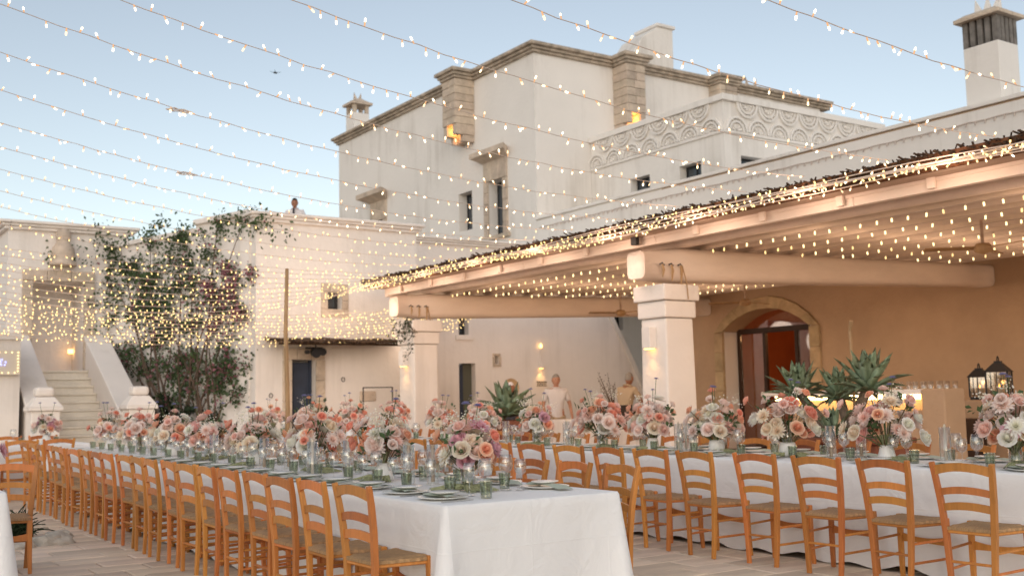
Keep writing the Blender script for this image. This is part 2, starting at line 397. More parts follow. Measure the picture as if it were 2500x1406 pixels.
# oblique wall between the gate and the terrace house, overgrown by the climber
CW = Vector((6.2,26.0,0)); CWA = math.atan2(-5.05,1.54)
cw = thing('climber_wall', 'white wall under the bougainvillea between gateway and terrace house', 'wall', CW, CWA)
MB().box(-.1,3.38,0,.4,0,4.93).build('wall', M['lime2'], cw); MB().box(3.382,5.24,0,.4,0,5.10).build('wall', M['lime2'], cw)
MB().box(-.1,3.36,-.07,.45,4.931,5.04).build('coping', M['lime2'], cw, bevel=.02); MB().box(3.36,5.24,-.07,.45,5.101,5.22).build('coping', M['lime2'], cw, bevel=.02)
# ------------------------------------------------------------------ outside stair
stq = thing('stone_stair', 'cream stone stair between white parapets climbing to the gateway', 'stairs')
ST_X0, ST_X1 = 4.42, 5.66; NST = 12; rise = 2.08/NST; tread = .285; Y0 = 25.9-NST*tread
for k in range(NST):
    z1 = rise*(k+1); yy = Y0+k*tread
    s_ = MB().box(ST_X0,ST_X1,yy,26.0 if k == NST-1 else yy+tread+.05, z1-rise, z1-.045).box(ST_X0,ST_X1,yy-.03,26.0 if k == NST-1 else yy+tread+.02, z1-.044, z1)
    s_.build('step', M['stone_step'] if 'stone_step' in M else M['lime2'], stq, bevel=.008)
slope = rise/tread
for xa, xb in ((3.92, ST_X0-.002), (ST_X1+.002, 6.16)):
    w_ = .46; xm = (xa+xb)/2; a, b = xm-w_/2, xm+w_/2
    if xa < 5: a, b = ST_X0-.002-w_, ST_X0-.002
    else: a, b = ST_X1+.002, ST_X1+.002+w_
    zb = 1.02
    MB().prism([(Y0+.1,0),(25.98,0),(25.98,2.08+.72),(Y0+.1,zb)], 0, a, b).build('parapet', M['lime2'], stq, bevel=.02)
    MB().prism([(Y0+.08,zb+.003),(25.98,2.08+.724),(25.98,2.08+.82),(Y0+.08,zb+.1)], 0, a-.04, b+.04).build('coping', M['lime2'], stq, bevel=.02)
for cx in (4.14, 5.94):
    p_ = MB().box(cx-.26,cx+.26,Y0-.34,Y0+.18,0,1.20).build('post', M['lime2'], stq, bevel=.02)
    yc = Y0-.085
    MB().box(cx-.31,cx+.31,Y0-.39,Y0+.23,1.203,1.27).frus(cx-.31,cx+.31,Y0-.39,Y0+.23,1.271,1.47,.14).build('cap', M['lime2'], p_, bevel=.015)
    MB().box(cx-.17,cx+.17,yc-.17,yc+.17,1.473,1.66).build('finial', M['lime2'], p_, bevel=.06)
# planter block and lit display box beside the stair
bl = MB().box(2.2,3.84,23.2,25.9,0,2.62).box(2.15,3.89,23.15,25.9,2.621,2.74).build('low_wall_block', M['lime2']); tag(bl, 'plain white block with coping beside the stair foot', 'wall')
ds = thing('light_box', 'shallow panel edged with fairy lights around a small blue glow on white block', 'light box')
MB().box(3.0,3.82,23.09,23.145,1.92,2.40).build('panel', mat('pale_panel',(.62,.55,.46),.8), ds)
for k in range(26):
    t_ = k/26*4
    u = [t_, 1, 3-t_, 0][int(t_)] if int(t_) < 3 else 0
    w = [0, t_-1, 1, 4-t_][int(t_)]
    u = min(max(u,0),1)
    o = MB().lathe([(0,-.012),(.012,-.006),(.012,.006),(0,.012)], 6).build('bulb', M['led_y'], ds); o.location = (3.04+.74*u, 23.075, 1.96+.40*w)
for k in range(7):
    o = MB().lathe([(0,-.012),(.012,-.006),(.012,.006),(0,.012)], 6).build('blue_bulb', M.setdefault('blue', emit('blue_led', (.25,.3,1.), 3.)), ds); o.location = (3.50+random.uniform(-.06,.06), 23.075, 2.16+random.uniform(-.06,.06))

# ------------------------------------------------------------------ terrace house (navy door, reed awning)
th = thing('terrace_house', 'flat roofed white house with navy door, stone window and roof terrace', 'house')
Y2 = 20.7
DO = (8.53, 9.05, -.01, 2.14); WI = (9.32, 9.64, 3.20, 3.56)
grid_wall(1, Y2, .45, 7.76, 11.44, 0, 4.93, [(DO[0],DO[1],0,DO[3]), WI]).build('front_wall', M['lime2'], th)
MB().box(7.76,11.44,Y2+.451,26.0,0,4.62).build('body', M['lime2'], th)
MB().box(7.76,8.06,Y2+.451,25.0,4.621,4.93).build('parapet', M['lime2'], th)
cornice(th, 7.76, 11.44, Y2, 26, 4.93, .2, .16, M['lime2'])
d_ = MB().box(DO[0]+.05,DO[1]-.05,Y2+.22,Y2+.27,0,2.09).box(DO[0]+.12,DO[1]-.12,Y2+.205,Y2+.222,.2,.95).box(DO[0]+.12,DO[1]-.12,Y2+.205,Y2+.222,1.1,1.95).build('door', M['navy'], th, bevel=.006)
MB().lathe([(0,-.02),(.02,-.012),(.02,.012),(0,.02)],8,DO[1]-.1,Y2+.19).build('handle', M['black'], d_, loc=(0,0,1.05))
MB().box(DO[0],DO[0]+.05,Y2+.2,Y2+.3,0,2.14).box(DO[1]-.05,DO[1],Y2+.2,Y2+.3,0,2.14).build('door_frame', M['navy'], d_)
stone_frame(th, 1, Y2, DO[0], DO[1], 0, DO[3], .2, .035, nb=5)
window(th, 1, Y2, *WI, depth=.2, mul=False)
stone_frame(th, 1, Y2, WI[0], WI[1], WI[2], WI[3], .15, .03, nb=2)
MB().box(WI[0]-.15,WI[1]+.15,Y2-.035,Y2+.03,WI[2]-.17,WI[2]-.004).build('sill', M['stone'], th)
aw = MB(); ra = random.Random(5)
for k in range(150):
    x = 7.95+2.95*k/150; z = 2.47+.012*math.sin(x*5)+ra.uniform(-.012,.012)
    aw.tube([(x,Y2-.01,z+.10),(x+ra.uniform(-.01,.01),Y2-.85-ra.uniform(0,.09),z)], ra.uniform(.012,.02), 5)
aw.box(7.95,10.9,Y2-.80,Y2-.74,2.40,2.45).box(7.95,10.9,Y2-.10,Y2-.04,2.50,2.55)
o = aw.build('reed_awning', M['reed'], th); o['kind'] = 'stuff'
for x, z in ((8.08,1.42),(9.66,1.73)):
    MB().tube([(x+.035*math.cos(q*math.pi/6),Y2-.02,z+.045*math.sin(q*math.pi/6)) for q in range(13)], .007, 5).build('tether_ring', M['black'], th)
MB().box(10.05,10.42,Y2-.03,Y2+.02,1.27,1.48).build('stone_plaque', M['stone'], th, bevel=.015)
sp = thing('floodlight', 'pair of black floodlights clamped under the reed awning above navy door', 'lamp', (8.9,Y2-.35,2.28))
MB().tube([(-.05,0,0),(-.05,-.16,-.03)], [.075,.10], 10).build('lamp_head', M['black'], sp)
MB().tube([(.11,0,.02),(.11,-.12,-.0)], [.06,.08], 10).build('lamp_head', M['black'], sp)
MB().tube([(-.20,0,.0),(-.20,-.08,0)], .045, 8).build('lamp_head', M['black'], sp)
MB().box(-.22,.14,-.02,.02,.06,.10).box(-.01,.01,-.01,.01,.10,.19).build('bracket', M['black'], sp)
fr = thing('metal_frame', 'thin black metal frame standing before the small stone plaque', 'frame', (0,0,0))
MB().box(9.93,9.95,Y2-.40,Y2-.38,0,1.56).build('leg', M['black'], fr)
MB().box(10.61,10.63,Y2-.40,Y2-.38,0,1.56).build('leg', M['black'], fr)
MB().box(9.95,10.61,Y2-.40,Y2-.38,1.54,1.56).build('top_bar', M['black'], fr)
MB().box(9.95,10.61,Y2-.40,Y2-.38,.20,.22).build('lower_bar', M['black'], fr)

# ------------------------------------------------------------------ stair-side house (niche, sconce, slanting parapet)
sh = thing('side_house', 'white house wall with narrow dark door, niche and slanting stair parapet', 'house')
Y3 = 22.0
D3 = (13.29,13.75,0,2.12); W3 = (13.30,13.58,2.80,3.40); N3 = (14.30,14.43,2.10,2.30)
grid_wall(1, Y3, .4, 11.44, 16.4, 0, 4.95, [D3, W3, N3]).build('wall', M['lime2'], sh)
MB().prism([(16.402,0),(19.25,0),(19.25,.95),(17.93,3.30),(16.402,5.0)], 1, Y3, Y3+.4).build('stair_wall', M['lime2'], sh)
MB().prism([(19.24,.96),(19.40,.96),(17.98,3.46),(17.84,3.46)], 1, Y3-.06, Y3+.5).build('slanting_coping', M['lime3'], sh)
MB().box(11.46,18.2,Y3+.401,25.6,4.3,4.6).build('terrace_slab', M['lime2'], sh)
cornice(sh, 11.44, 16.6, Y3, 25, 4.95, .17, .13, M['lime2'], sides=('y0',))
MB().box(13.50,13.75,Y3+.18,Y3+.22,0,2.12).build('door', mat('green_grey_door',(.10,.10,.075),.5), sh)
MB().box(13.29,13.499,Y3+.39,Y3+.395,0,2.12).box(13.36,13.499,Y3+.17,Y3+.2,0,2.10).build('dark_doorway', M['navy'], sh)
window(sh, 1, Y3, *W3, depth=.2, mul=False)
MB().box(W3[0]-.1,W3[1]+.12,Y3-.04,Y3+.02,W3[2]-.12,W3[2]-.003).build('sill', M['lime2'], sh)
MB().box(N3[0],N3[1],Y3+.2,Y3+.22,N3[2],N3[3]).build('niche_back', M['stone'], sh)
stone_frame(sh, 1, Y3, *N3, .055, .03, nb=1, name='niche_frame')
MB().box(N3[0]-.05,N3[1]+.05,Y3-.03,Y3+.02,N3[2]-.06,N3[2]-.004).build('niche_sill', M['stone'], sh)

# ------------------------------------------------------------------ tower
tw = thing('tower_house', 'tall white tower house with weathered stone cornice and box balconies', 'house')
XT, YT, ZT = 18.3, 25.7, 11.62
op = [(27.45,28.30,6.35,8.10), (29.32,30.15,6.75,8.02), (35.55,36.35,7.1,8.0)]
grid_wall(0, XT, .6, YT, 39.5, 0, ZT, op).build('wall', M['lime3'], tw)
grid_wall(1, YT, .6, XT+.601, 31.2, 0, ZT, [(20.7,21.5,3.3,4.3)]).build('wall', M['lime3'], tw)
MB().box(XT+.61,31.2,YT+.61,39.5,0,ZT-.3).build('core', M['lime3'], tw)
for (a, b, c, d) in op: window(tw, 0, XT, a, b, c, d, depth=.32)
window(tw, 1, YT, 20.7, 21.5, 3.3, 4.3, depth=.2)
stone_frame(tw, 0, XT, 27.45, 28.30, 6.35, 8.10, .24, .06, hood=(2.6,.34,.34), nb=5)
MB().box(XT-.10,XT+.02,27.1,28.65,6.22,6.345).build('sill', M['stone'], tw, bevel=.015)
stone_frame(tw, 0, XT, 35.55, 36.35, 6.9, 8.0, .24, .06, hood=(3.0,.42,.36), nb=3)
st = [(.10,ZT,.09),(.17,ZT+.092,.09),(.26,ZT+.184,.11)]
for d, z, h in st:
    nseg = 9; 
    for k in range(nseg):
        a, b = YT-d+(39.5+d-YT+d)*k/nseg, YT-d+(39.5+2*d-YT)*(k+1)/nseg-.01
        MB().box(XT-d,XT+.5,a,b,z,z+h).build('cornice_stone', M['stone_dark'], tw, bevel=.025)
    for k in range(8):
        a, b = XT+.502+(31.2-XT)*k/8, XT+.502+(31.2-XT)*(k+1)/8-.01
        MB().box(a,b,YT-d,YT+.5,z,z+h).build('cornice_stone', M['stone_dark'], tw, bevel=.025)
def breteche(axis, pos, u0, u1, z0, z1, out, holes):
    root = bpy.data.objects.new('box_balcony', None); COL.objects.link(root); root.parent = tw
    def B(a, b, t0, t1, c, d, name='stone_block', m=M['stone'], bev=.02):
        mb = MB()
        if axis == 1: mb.box(a, b, pos-t1, pos-t0, c, d)
        else: mb.box(pos-t1, pos-t0, a, b, c, d)
        return mb.build(name, m, root, bevel=bev)
    n = 6; hh = (z1-z0)/n
    for k in range(n):
        c, d = z0+hh*k, z0+hh*(k+1)-.006
        sp_ = random.uniform(.3,.7)*(u1-u0)
        B(u0, u0+sp_-.004, .0, out+random.uniform(0,.012), c, d); B(u0+sp_+.004, u1, .0, out+random.uniform(0,.012), c, d)
    for k, (e, h0, h1) in enumerate(((.06,0,.09),(.12,.092,.19),(.20,.192,.31))):
        B(u0-e, u1+e, .0, out+e, z1+h0, z1+h1, 'cap_stone', M['stone_dark'])
    # corbels under it with a glowing lamp between them
    w = (u1-u0)
    for a, b in ((u0, u0+w*.28), (u1-w*.28, u1)):
        B(a, b, 0, out*.95, z0-.34, z0-.004, 'corbel'); B(a+.02, b-.02, 0, out*.6, z0-.56, z0-.344, 'corbel'); 
    B(u0+w*.36, u1-w*.36, 0, out*.42, z0-.55, z0-.2, 'corbel')
    B(u0+w*.30, u0+w*.36, .03, .1, z0-.12, z0-.02, 'lamp', M['sconce'], 0)
    ld = bpy.data.lights.new('balcony_lamp', 'POINT'); ld.energy = 5.0; ld.color = (1.,.42,.10); ld.shadow_soft_size = .05
    lo = bpy.data.objects.new('lamp_glow', ld); COL.objects.link(lo); lo.parent = root
    q = (u0+u1)/2
    lo.location = (q, pos-out*.62, z0-.16) if axis == 1 else (pos-out*.62, q, z0-.16)
breteche(0, XT, 29.08, 29.88, 10.12, ZT, .75, 1)
breteche(1, YT, 21.36, 22.12, 10.08, ZT, .70, 1)
breteche(1, YT, 25.56, 26.38, 10.4, ZT, .55, 1)
# white bell gable and chimneys on the tower roof
MB().prism([(22.5,11.9),(24.66,11.9),(24.66,13.66),(23.98,13.66),(23.62,13.42),(23.3,13.2),(22.95,12.7)], 1, 26.4, 27.5).box(23.92,24.74,26.34,27.56,13.661,13.78).build('bell_gable', M['lime3'], tw, bevel=.02)
ch = bpy.data.objects.new('chimney', None); COL.objects.link(ch); ch.parent = tw; ch.location = (18.9,39.0,11.9)
MB().box(-.35,.35,-.35,.35,0,.95).build('shaft', M['lime3'], ch)
for dx in (-.27,.27):
    for dy in (-.27,.27): MB().box(dx-.07,dx+.07,dy-.07,dy+.07,.952,1.3).build('pier', M['stone'], ch)
MB().box(-.46,.46,-.46,.46,1.302,1.40).frus(-.42,.42,-.42,.42,1.401,1.6,.28).build('cap', M['stone'], ch)
for dx in (-.1,.1):
    MB().add([(dx-.06,-.06,1.6),(dx+.06,-.06,1.6),(dx+.06,.06,1.6),(dx-.06,.06,1.6),(dx*1.6,0,1.9)],[(0,1,4),(1,2,4),(2,3,4),(3,0,4)]).build('finial', M['stone'], ch)
sf = bpy.data.objects.new('roof_finial', None); COL.objects.link(sf); sf.parent = tw; sf.location = (28.6,26.6,11.93)
MB().lathe([(0,0),(.45,.0),(.5,.12),(.12,.2),(0,.22)],10).build('base', M['stone'], sf)
for a in (-.14,.14): MB().add([(a-.09,-.06,.2),(a+.09,-.06,.2),(a+.09,.06,.2),(a-.09,.06,.2),(a*2,0,.75)],[(0,1,4),(1,2,4),(2,3,4),(3,0,4)]).build('spike', M['stone'], sf)

# ------------------------------------------------------------------ roof pavilion with relief frieze
pv = thing('roof_pavilion', 'white rooftop block with carved scallop frieze and low square windows', 'pavilion')
XF, YF = 20.4, 20.0
wo_ = [(23.0,23.85,6.9,7.60),(20.9,21.75,6.9,7.58)]
grid_wall(0, XF, .5, YF, 25.69, 5.5, 9.05, wo_).build('wall', M['lime3'], pv)
grid_wall(1, YF, .5, XF+.501, 27.1, 5.5, 9.05, [(21.0,22.2,6.9,7.62)]).build('wall', M['lime3'], pv)
MB().box(XF+.51,27.1,YF+.51,25.69,5.5,8.8).build('core', M['lime3'], pv)
for a in wo_: window(pv, 0, XF, *a, depth=.25)
window(pv, 1, YF, 21.0, 22.2, 6.9, 7.62, depth=.25)
for z0, z1, e in ((9.052,9.22,.10),(8.18,8.26,.05)):
    MB().box(XF-e,XF+.3,YF-e,25.69,z0,z1).build('band', M['lime3'], pv, bevel=.01)
    MB().box(XF+.302,27.1,YF-e,YF+.3,z0,z1).build('band', M['lime3'], pv, bevel=.01)
def fan_mesh(flip):
    mb = MB(); s_ = -1 if flip else 1; n = 14
    for r0, r1, t in ((.40,.34,.07),(.285,.235,.055)):
        for k in range(n):
            a, b = math.pi*k/n, math.pi*(k+1)/n; vs = []
            for q in (a, b):
                for r in (r0, r1):
                    for d in (0, t): vs.append((r*math.cos(q), -d, s_*r*math.sin(q)))
            mb.add(vs, [(1,5,7,3),(0,1,3,2),(4,6,7,5),(0,4,5,1),(2,3,7,6)])
    for k in range(5):
        q = math.pi*(k+.5)/5
        mb.tube([(.05*math.cos(q),-.02,s_*.05*math.sin(q)),(.175*math.cos(q),-.03,s_*.175*math.sin(q))], [.016,.042], 6)
    for k in range(7):
        q = math.pi*(k+.5)/7; cxx, czz = .312*math.cos(q), s_*.312*math.sin(q)
        mb.tube([(cxx,0,czz),(cxx,-.05,czz)], .018, 5)
    return mb.mesh('scallop_relief', M['lime3'])
fan_up, fan_dn = fan_mesh(False), fan_mesh(True)
for k in range(7):
    for me, z, of in ((fan_up, 8.262, 0), (fan_dn, 9.048, .41)):
        u = 20.45+.82*k+of
        if u < 25.6:
            o = link('scallop_relief', me, pv); o.location = (XF-.002, u, z); o.rotation_euler = (0,0,-math.pi/2)
for k in range(8):
    for me, z, of in ((fan_up, 8.262, 0), (fan_dn, 9.048, .41)):
        u = 20.85+.82*k+of
        if u < 26.7:
            o = link('scallop_relief', me, pv); o.location = (u, YF-.002, z)

# ------------------------------------------------------------------ long house behind the portico, with arched doorway
ho = thing('long_house', 'long white house with arched stone doorway and tall chimney behind the portico', 'house')
XW = 18.3
AY0, AY1, AZS, AZT = 15.6, 18.2, 2.72, 3.18
grid_wall(0, XW, .55, 1.0, 20.2, 0, 6.5, [(AY0,AY1,0,AZT+.02)]).build('wall', M['plaster'], ho)
for u0_, u1_ in ((AY0+.001,AY0+.014),(AY1-.014,AY1-.001)): MB().box(XW+.004,XW+.41,u0_,u1_,0,AZS).build('door_reveal', M['lime2'], ho)
def arch_pts(y0, y1, zs, zt, n=16):
    w = (y1-y0)/2; h = zt-zs; rad = (w*w+h*h)/(2*h); c = (y0+y1)/2; a0 = math.asin(w/rad)
    return [(c+rad*math.sin(-a0+2*a0*k/n), zt-rad+rad*math.cos(-a0+2*a0*k/n)) for k in range(n+1)]
ap = arch_pts(AY0, AY1, AZS, AZT)
sp1 = MB()
for k in range(16):
    (a, za), (b, zb) = ap[k], ap[k+1]
    sp1.prism([(a,za),(b,zb),(b,AZT+.019),(a,AZT+.019)], 0, XW+.002, XW+.548, mi=0)
sp1.build('arch_spandrel', M['plaster'], ho)
ao = arch_pts(AY0-.27, AY1+.27, AZS-.02, AZT+.27, 9); ai = arch_pts(AY0, AY1, AZS, AZT, 9)
for k in range(9):
    MB().prism([ai[k], ai[k+1], ao[k+1], ao[k]], 0, XW-.07-random.uniform(0,.01), XW-.002).build('voussoir', M['stone_gold'] if 'stone_gold' in M else M['stone'], ho, bevel=.008)
for u0 in (AY0-.27, AY1):
    for k in range(6):
        a, b = (AZS-.02)*k/6, (AZS-.02)*(k+1)/6-.006
        MB().box(XW-.07-random.uniform(0,.01),XW-.002,u0+.002,u0+.268,a,b).build('jamb_stone', M['stone_gold'], ho, bevel=.008)
# upper wall beyond the portico end, over the passage, and its parapet band
MB().box(XW,XW+.55,20.202,25.69,4.3,6.5).build('upper_wall', M['lime3'], ho)
MB().box(XW-.035,XW-.002,1.0,25.69,3.95,6.46).build('upper_render', M['lime3'], ho)
MB().box(XW-.07,XW+.60,1.0,25.69,6.501,6.58).build('coping', M['lime3'], ho, bevel=.01)
MB().box(XW+.551,27,1.0,19.98,5.8,6.1).build('roof', M['lime3'], ho)
MB().box(XW+.002,XW+.55,20.202,20.6,0,4.28).build('return_wall', M['lime2'], ho)
# tall chimney with slotted head
cm = bpy.data.objects.new('chimney', None); COL.objects.link(cm); cm.parent = ho; cm.location = (18.95,11.46,6.5)
MB().box(-.33,.33,-.36,.36,0,1.30).build('shaft', M['lime3'], cm, bevel=.01)
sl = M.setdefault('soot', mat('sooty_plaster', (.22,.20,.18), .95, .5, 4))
for k in range(5):
    y = -.36+.154*k; MB().box(-.33,-.21,y,y+.10,1.302,1.80).build('slot_pier', sl, cm)
for k in range(1,5):
    x = -.33+.555*k/4; MB().box(x,x+.10,-.36,-.26,1.302,1.80).build('slot_pier', sl, cm)
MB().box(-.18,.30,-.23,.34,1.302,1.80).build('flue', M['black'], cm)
MB().box(-.45,.45,-.47,.47,1.802,1.88).frus(-.43,.43,-.45,.45,1.881,1.96,.12).build('cap', M['stone'], cm, bevel=.01)
for a in (-.17,0,.17): MB().add([(-.06,a-.09,1.96),(.06,a-.09,1.96),(.06,a+.09,1.96),(-.06,a+.09,1.96),(0,a*1.5,2.33)],[(0,1,4),(1,2,4),(2,3,4),(3,0,4)]).build('finial', M['lime3'], cm)
# room behind the arch
MB().box(19.4,22.5,14.6,19.2,-.02,-.005).build('room_floor', M['dark_wood'], ho)
rm = MB()
rm.add([(22.4,14.6,0),(22.4,19.2,0),(22.4,19.2,4),(22.4,14.6,4)],[(0,1,2,3)]); rm.add([(18.86,19.2,0),(22.4,19.2,0),(22.4,19.2,4),(18.86,19.2,4)],[(0,1,2,3)])
rm.add([(18.86,14.6,0),(22.4,14.6,0),(22.4,14.6,4),(18.86,14.6,4)],[(3,2,1,0)]); rm.add([(18.86,14.6,4),(22.4,14.6,4),(22.4,19.2,4),(18.86,19.2,4)],[(0,1,2,3)])
rm.build('room_wall', M['inside'], ho)
dr = bpy.data.objects.new('glazed_door', None); COL.objects.link(dr); dr.parent = ho
XD = XW+.42
for y in (AY0, 16.35, 17.30, AY1-.09): MB().box(XD,XD+.08,y+.002,y+.088,0,2.66).build('door_post', M['dark_wood'], dr)
MB().box(XD-.01,XD+.09,AY0+.002,AY1-.002,2.661,2.78).build('transom', M['dark_wood'], dr)
for a, b in ((16.44,17.29),):
    MB().box(XD,XD+.06,a,b,.0,.16).build('door_rail', M['dark_wood'], dr)
MB().box(XD+.03,XD+.04,17.39,18.1,.05,2.65).build('pane', M['glass'], dr)
MB().box(XD+.03,XD+.04,15.69,16.34,.05,2.65).build('pane', M['glass'], dr)
MB().prism([(AY0+.05,2.785)]+[(AY1-.05,2.785)]+[(y,z-.02) for y, z in ap[::-1] if AY0+.1 < y < AY1-.1], 0, XD+.03, XD+.04).build('fanlight', M['glass'], dr)
pl = thing('pendant_cluster', 'cluster of small lit bulbs hanging inside the arched doorway', 'lamp', (20.6,16.3,3.05))
MB().tube([(0,0,0),(0,0,.94)], .012, 6).build('rod', M['black'], pl)
for k in range(9):
    q = k*2.4; o = MB().lathe([(0,-.03),(.03,-.01),(.03,.01),(0,.03)],8).build('bulb', M['sconce'], pl); o.location = (.25*math.cos(q), .55*math.sin(q*1.3), random.uniform(-.1,.06))
MB().tube([(0,-.6,0),(0,.6,0)], .014, 6).build('bar', M['black'], pl)
ld = bpy.data.lights.new('pendant_light','POINT'); ld.energy = 34.0; ld.color = (1.,.5,.2); ld.shadow_soft_size = .3
lo = bpy.data.objects.new('pendant_light', ld); COL.objects.link(lo); lo.parent = pl; lo.location = (0,0,-.15)
# unlit garland fixed along the upper wall
gl = MB(); gp = []
for k in range(0,121): gp.append((XW-.06, 2.0+23.5*k/120, 6.26-.02*abs(math.sin(k*.9))))
gl.tube(gp, .011, 4)
for k in range(120):
    y = 2.1+23.3*k/120; gl.tube([(XW-.065,y,6.25),(XW-.075,y+.01,6.17)], .012, 4)
o = gl.build('unlit_garland', M['cable_dark']); tag(o, 'unlit garland of small lamps fixed along the upper house wall', 'garland')

# ------------------------------------------------------------------ portico
po = thing('portico', 'white pillared portico with log beams and a dark reed roof', 'portico')
XP = 10.14; SL = .0277
def zb(x): return 3.36+SL*(x-10.1)             # top of the log beams
rq = random.Random(11)
for k, (py, w) in enumerate(((4.0,.52),(11.2,.52),(18.46,.60))):
    x0, x1, y0, y1 = XP, XP+.52, py, py+w
    pr = bpy.data.objects.new('pillar', None); COL.objects.link(pr); pr.parent = po
    t = .025
    MB().add([(x0-t,y0-t,0),(x1+t,y0-t,0),(x1+t,y1+t,0),(x0-t,y1+t,0),(x0,y0,2.36),(x1,y0,2.36),(x1,y1,2.36),(x0,y1,2.36)],
             [(0,3,2,1),(4,5,6,7),(0,1,5,4),(1,2,6,5),(2,3,7,6),(3,0,4,7)]).build('shaft', M['lime2'], pr, bevel=.025)
    MB().box(x0-.035,x1+.035,y0-.035,y1+.035,2.365,2.60).build('capital_block', M['lime2'], pr, bevel=.02)
    MB().box(x0-.075,x1+.075,y0-.075,y1+.075,2.606,2.83).build('capital_block', M['lime2'], pr, bevel=.02)
    # log beam, rounded section, runs back to the house wall
    yc = (y0+y1)/2; n = 14; bm = MB(); path = []; vs = []; N = 12
    for i in range(n+1):
        x = 9.86+(18.28-9.86)*i/n; h = .245-.045*i/n; wv = .24-.05*i/n
        if i == 0: h *= .80; wv *= .80
        cz = zb(x)-.245; wob = .012*math.sin(i*1.7+k)
        for j in range(N):
            q = 2*math.pi*(j+.5)/N; c, s_ = math.cos(q), math.sin(q)
            e = .42
            vs.append((x-(0 if i else 0), yc+wob+wv*math.copysign(abs(c)**e, c), cz+h*math.copysign(abs(s_)**e, s_)))
    fs = [(i*N+j,i*N+(j+1)%N,(i+1)*N+(j+1)%N,(i+1)*N+j) for i in range(n) for j in range(N)]
    fs += [tuple(range(N)), tuple(range(n*N,n*N+N))[::-1]]
    bm.add(vs, [f[::-1] for f in fs]); bm.build('log_beam', M['beam'], po, smooth=True)
    # iron hooks and a hanging cord on the beam end
    hk = MB()
    for i in range(3):
        x = 10.05+.17*i; hk.tube([(x,yc-.27,3.10),(x+.03,yc-.30,3.12),(x+.06,yc-.29,3.09),(x+.09,yc-.27,3.10)], .012, 5)
    hk.build('iron_hook', M['black'], po)
    cd = MB()
    for i in range(3): cd.tube([(10.08+.17*i,yc-.30,3.10),(10.09+.17*i,yc-.31,3.02),(10.08+.17*i,yc-.30,2.92-.05*i)], [.012,.022,.008], 6)
    cd.tube([(10.45,yc-.3,3.1),(10.47,yc-.36,2.85),(10.49,yc-.36,2.62)], .008, 5)
    cd.build('rope', M['bamboo'], po)
    if k:
        wl = thing('wall_lamp', ['','white box lamp glowing downward on the portico pillar nearer the bar','white box lamp glowing downward on the corner pillar of the portico'][k], 'lamp', (x0-.005,(y0+y1)/2+.02,1.94))
        zc = 0
        MB().box(-.13,-.0,-.085,.085,0,.30).build('housing', M['lime2'], wl, bevel=.008)
        MB().box(-.11,-.02,-.065,.065,-.012,-.002).build('lens', M['sconce'], wl)
        sd = bpy.data.lights.new('wall_lamp_light','SPOT'); sd.energy = 3.8; sd.color = (1.,.52,.16); sd.spot_size = R(110); sd.spot_blend = .7; sd.shadow_soft_size = .04
        so = bpy.data.objects.new('wall_lamp_light', sd); COL.objects.link(so); so.parent = wl; so.location = (-.10,0,-.03); so.rotation_euler = (0, R(14), 0)
# small plaster block on the corner pillar's other side
MB().box(XP+.525,XP+.60,18.6,18.75,1.6,1.9).build('side_block', M['lime2'], po)
# fascia in lengths with bracket blocks
ys = [2.2,5.0,7.9,11.3,14.6,17.2,19.5]
for a, b in zip(ys[:-1], ys[1:]):
    MB().box(XP-.045,XP+.045,a+.003,b-.003,3.402,3.57).build('fascia_board', M['white_wood'], po, bevel=.008)
    MB().box(XP-.065,XP-.047,a+.003,b-.003,3.50,3.572).build('fascia_trim', M['white_wood'], po)
for k in range(14):
    y = 3.2+1.2*k; MB().box(XP-.11,XP-.067,y,y+.10,3.42,3.56).build('bracket', M['white_wood'], po, bevel=.01)
MB().box(XP-.045,18.25,19.502,19.60,3.38,3.62).build('end_board', M['white_wood'], po)
# joists running along the portico, on top of the beams
JX = [10.62+.485*k for k in range(16)]
for x in JX:
    jm = MB(); z = zb(x)+.004; pts = []
    n = 9
    jm.tube([(x+.012*math.sin(i*1.3+x),2.2+17.3*i/n,z+.085+.008*math.sin(i*2.1+x*3)) for i in range(n+1)], .085, 8)
    jm.build('joist', M['beam'], po, smooth=True)
# cane ceiling and roof
MB().add([(9.75,2.2,zb(9.75)+.18),(18.29,2.2,zb(18.29)+.18),(18.29,19.6,zb(18.29)+.18),(9.75,19.6,zb(9.75)+.18)],[(0,3,2,1)]).build('cane_ceiling', M['cane'], po)
MB().add([(9.80,2.2,3.545),(18.29,2.2,zb(18.29)+.20),(18.29,19.75,zb(18.29)+.20),(9.80,19.75,3.545),
          (9.76,2.2,3.72),(18.29,2.2,zb(18.29)+.42),(18.29,19.8,zb(18.29)+.42),(9.76,19.8,3.72)],
         [(0,3,2,1),(4,5,6,7),(0,1,5,4),(1,2,6,5),(2,3,7,6),(3,0,4,7)]).build('roof_deck', M['reed_red'], po)
rf = MB()
for k in range(1900):                                   # reed ends along the eave
    y = 2.2+17.75*k/1900+rq.uniform(-.02,.02); l = rq.uniform(.0,.045); z = 3.60+rq.uniform(-.03,.125)
    rf.tube([(9.92,y,z+rq.uniform(-.01,.02)),(9.745-l,y+rq.uniform(-.02,.02),z+rq.uniform(-.012,.015))], rq.uniform(.008,.014), 4)
for k in range(300):                                   # loose bits on top
    y = 2.2+17.75*rq.random(); z = 3.725+rq.uniform(0,.02)
    rf.tube([(9.84,y,z),(9.80+rq.uniform(-.06,.06),y+rq.uniform(-.06,.06),z+rq.uniform(.005,.035))], rq.uniform(.008,.013), 4)
o = rf.build('reed_thatch', M['reed'], po); o['kind'] = 'stuff'
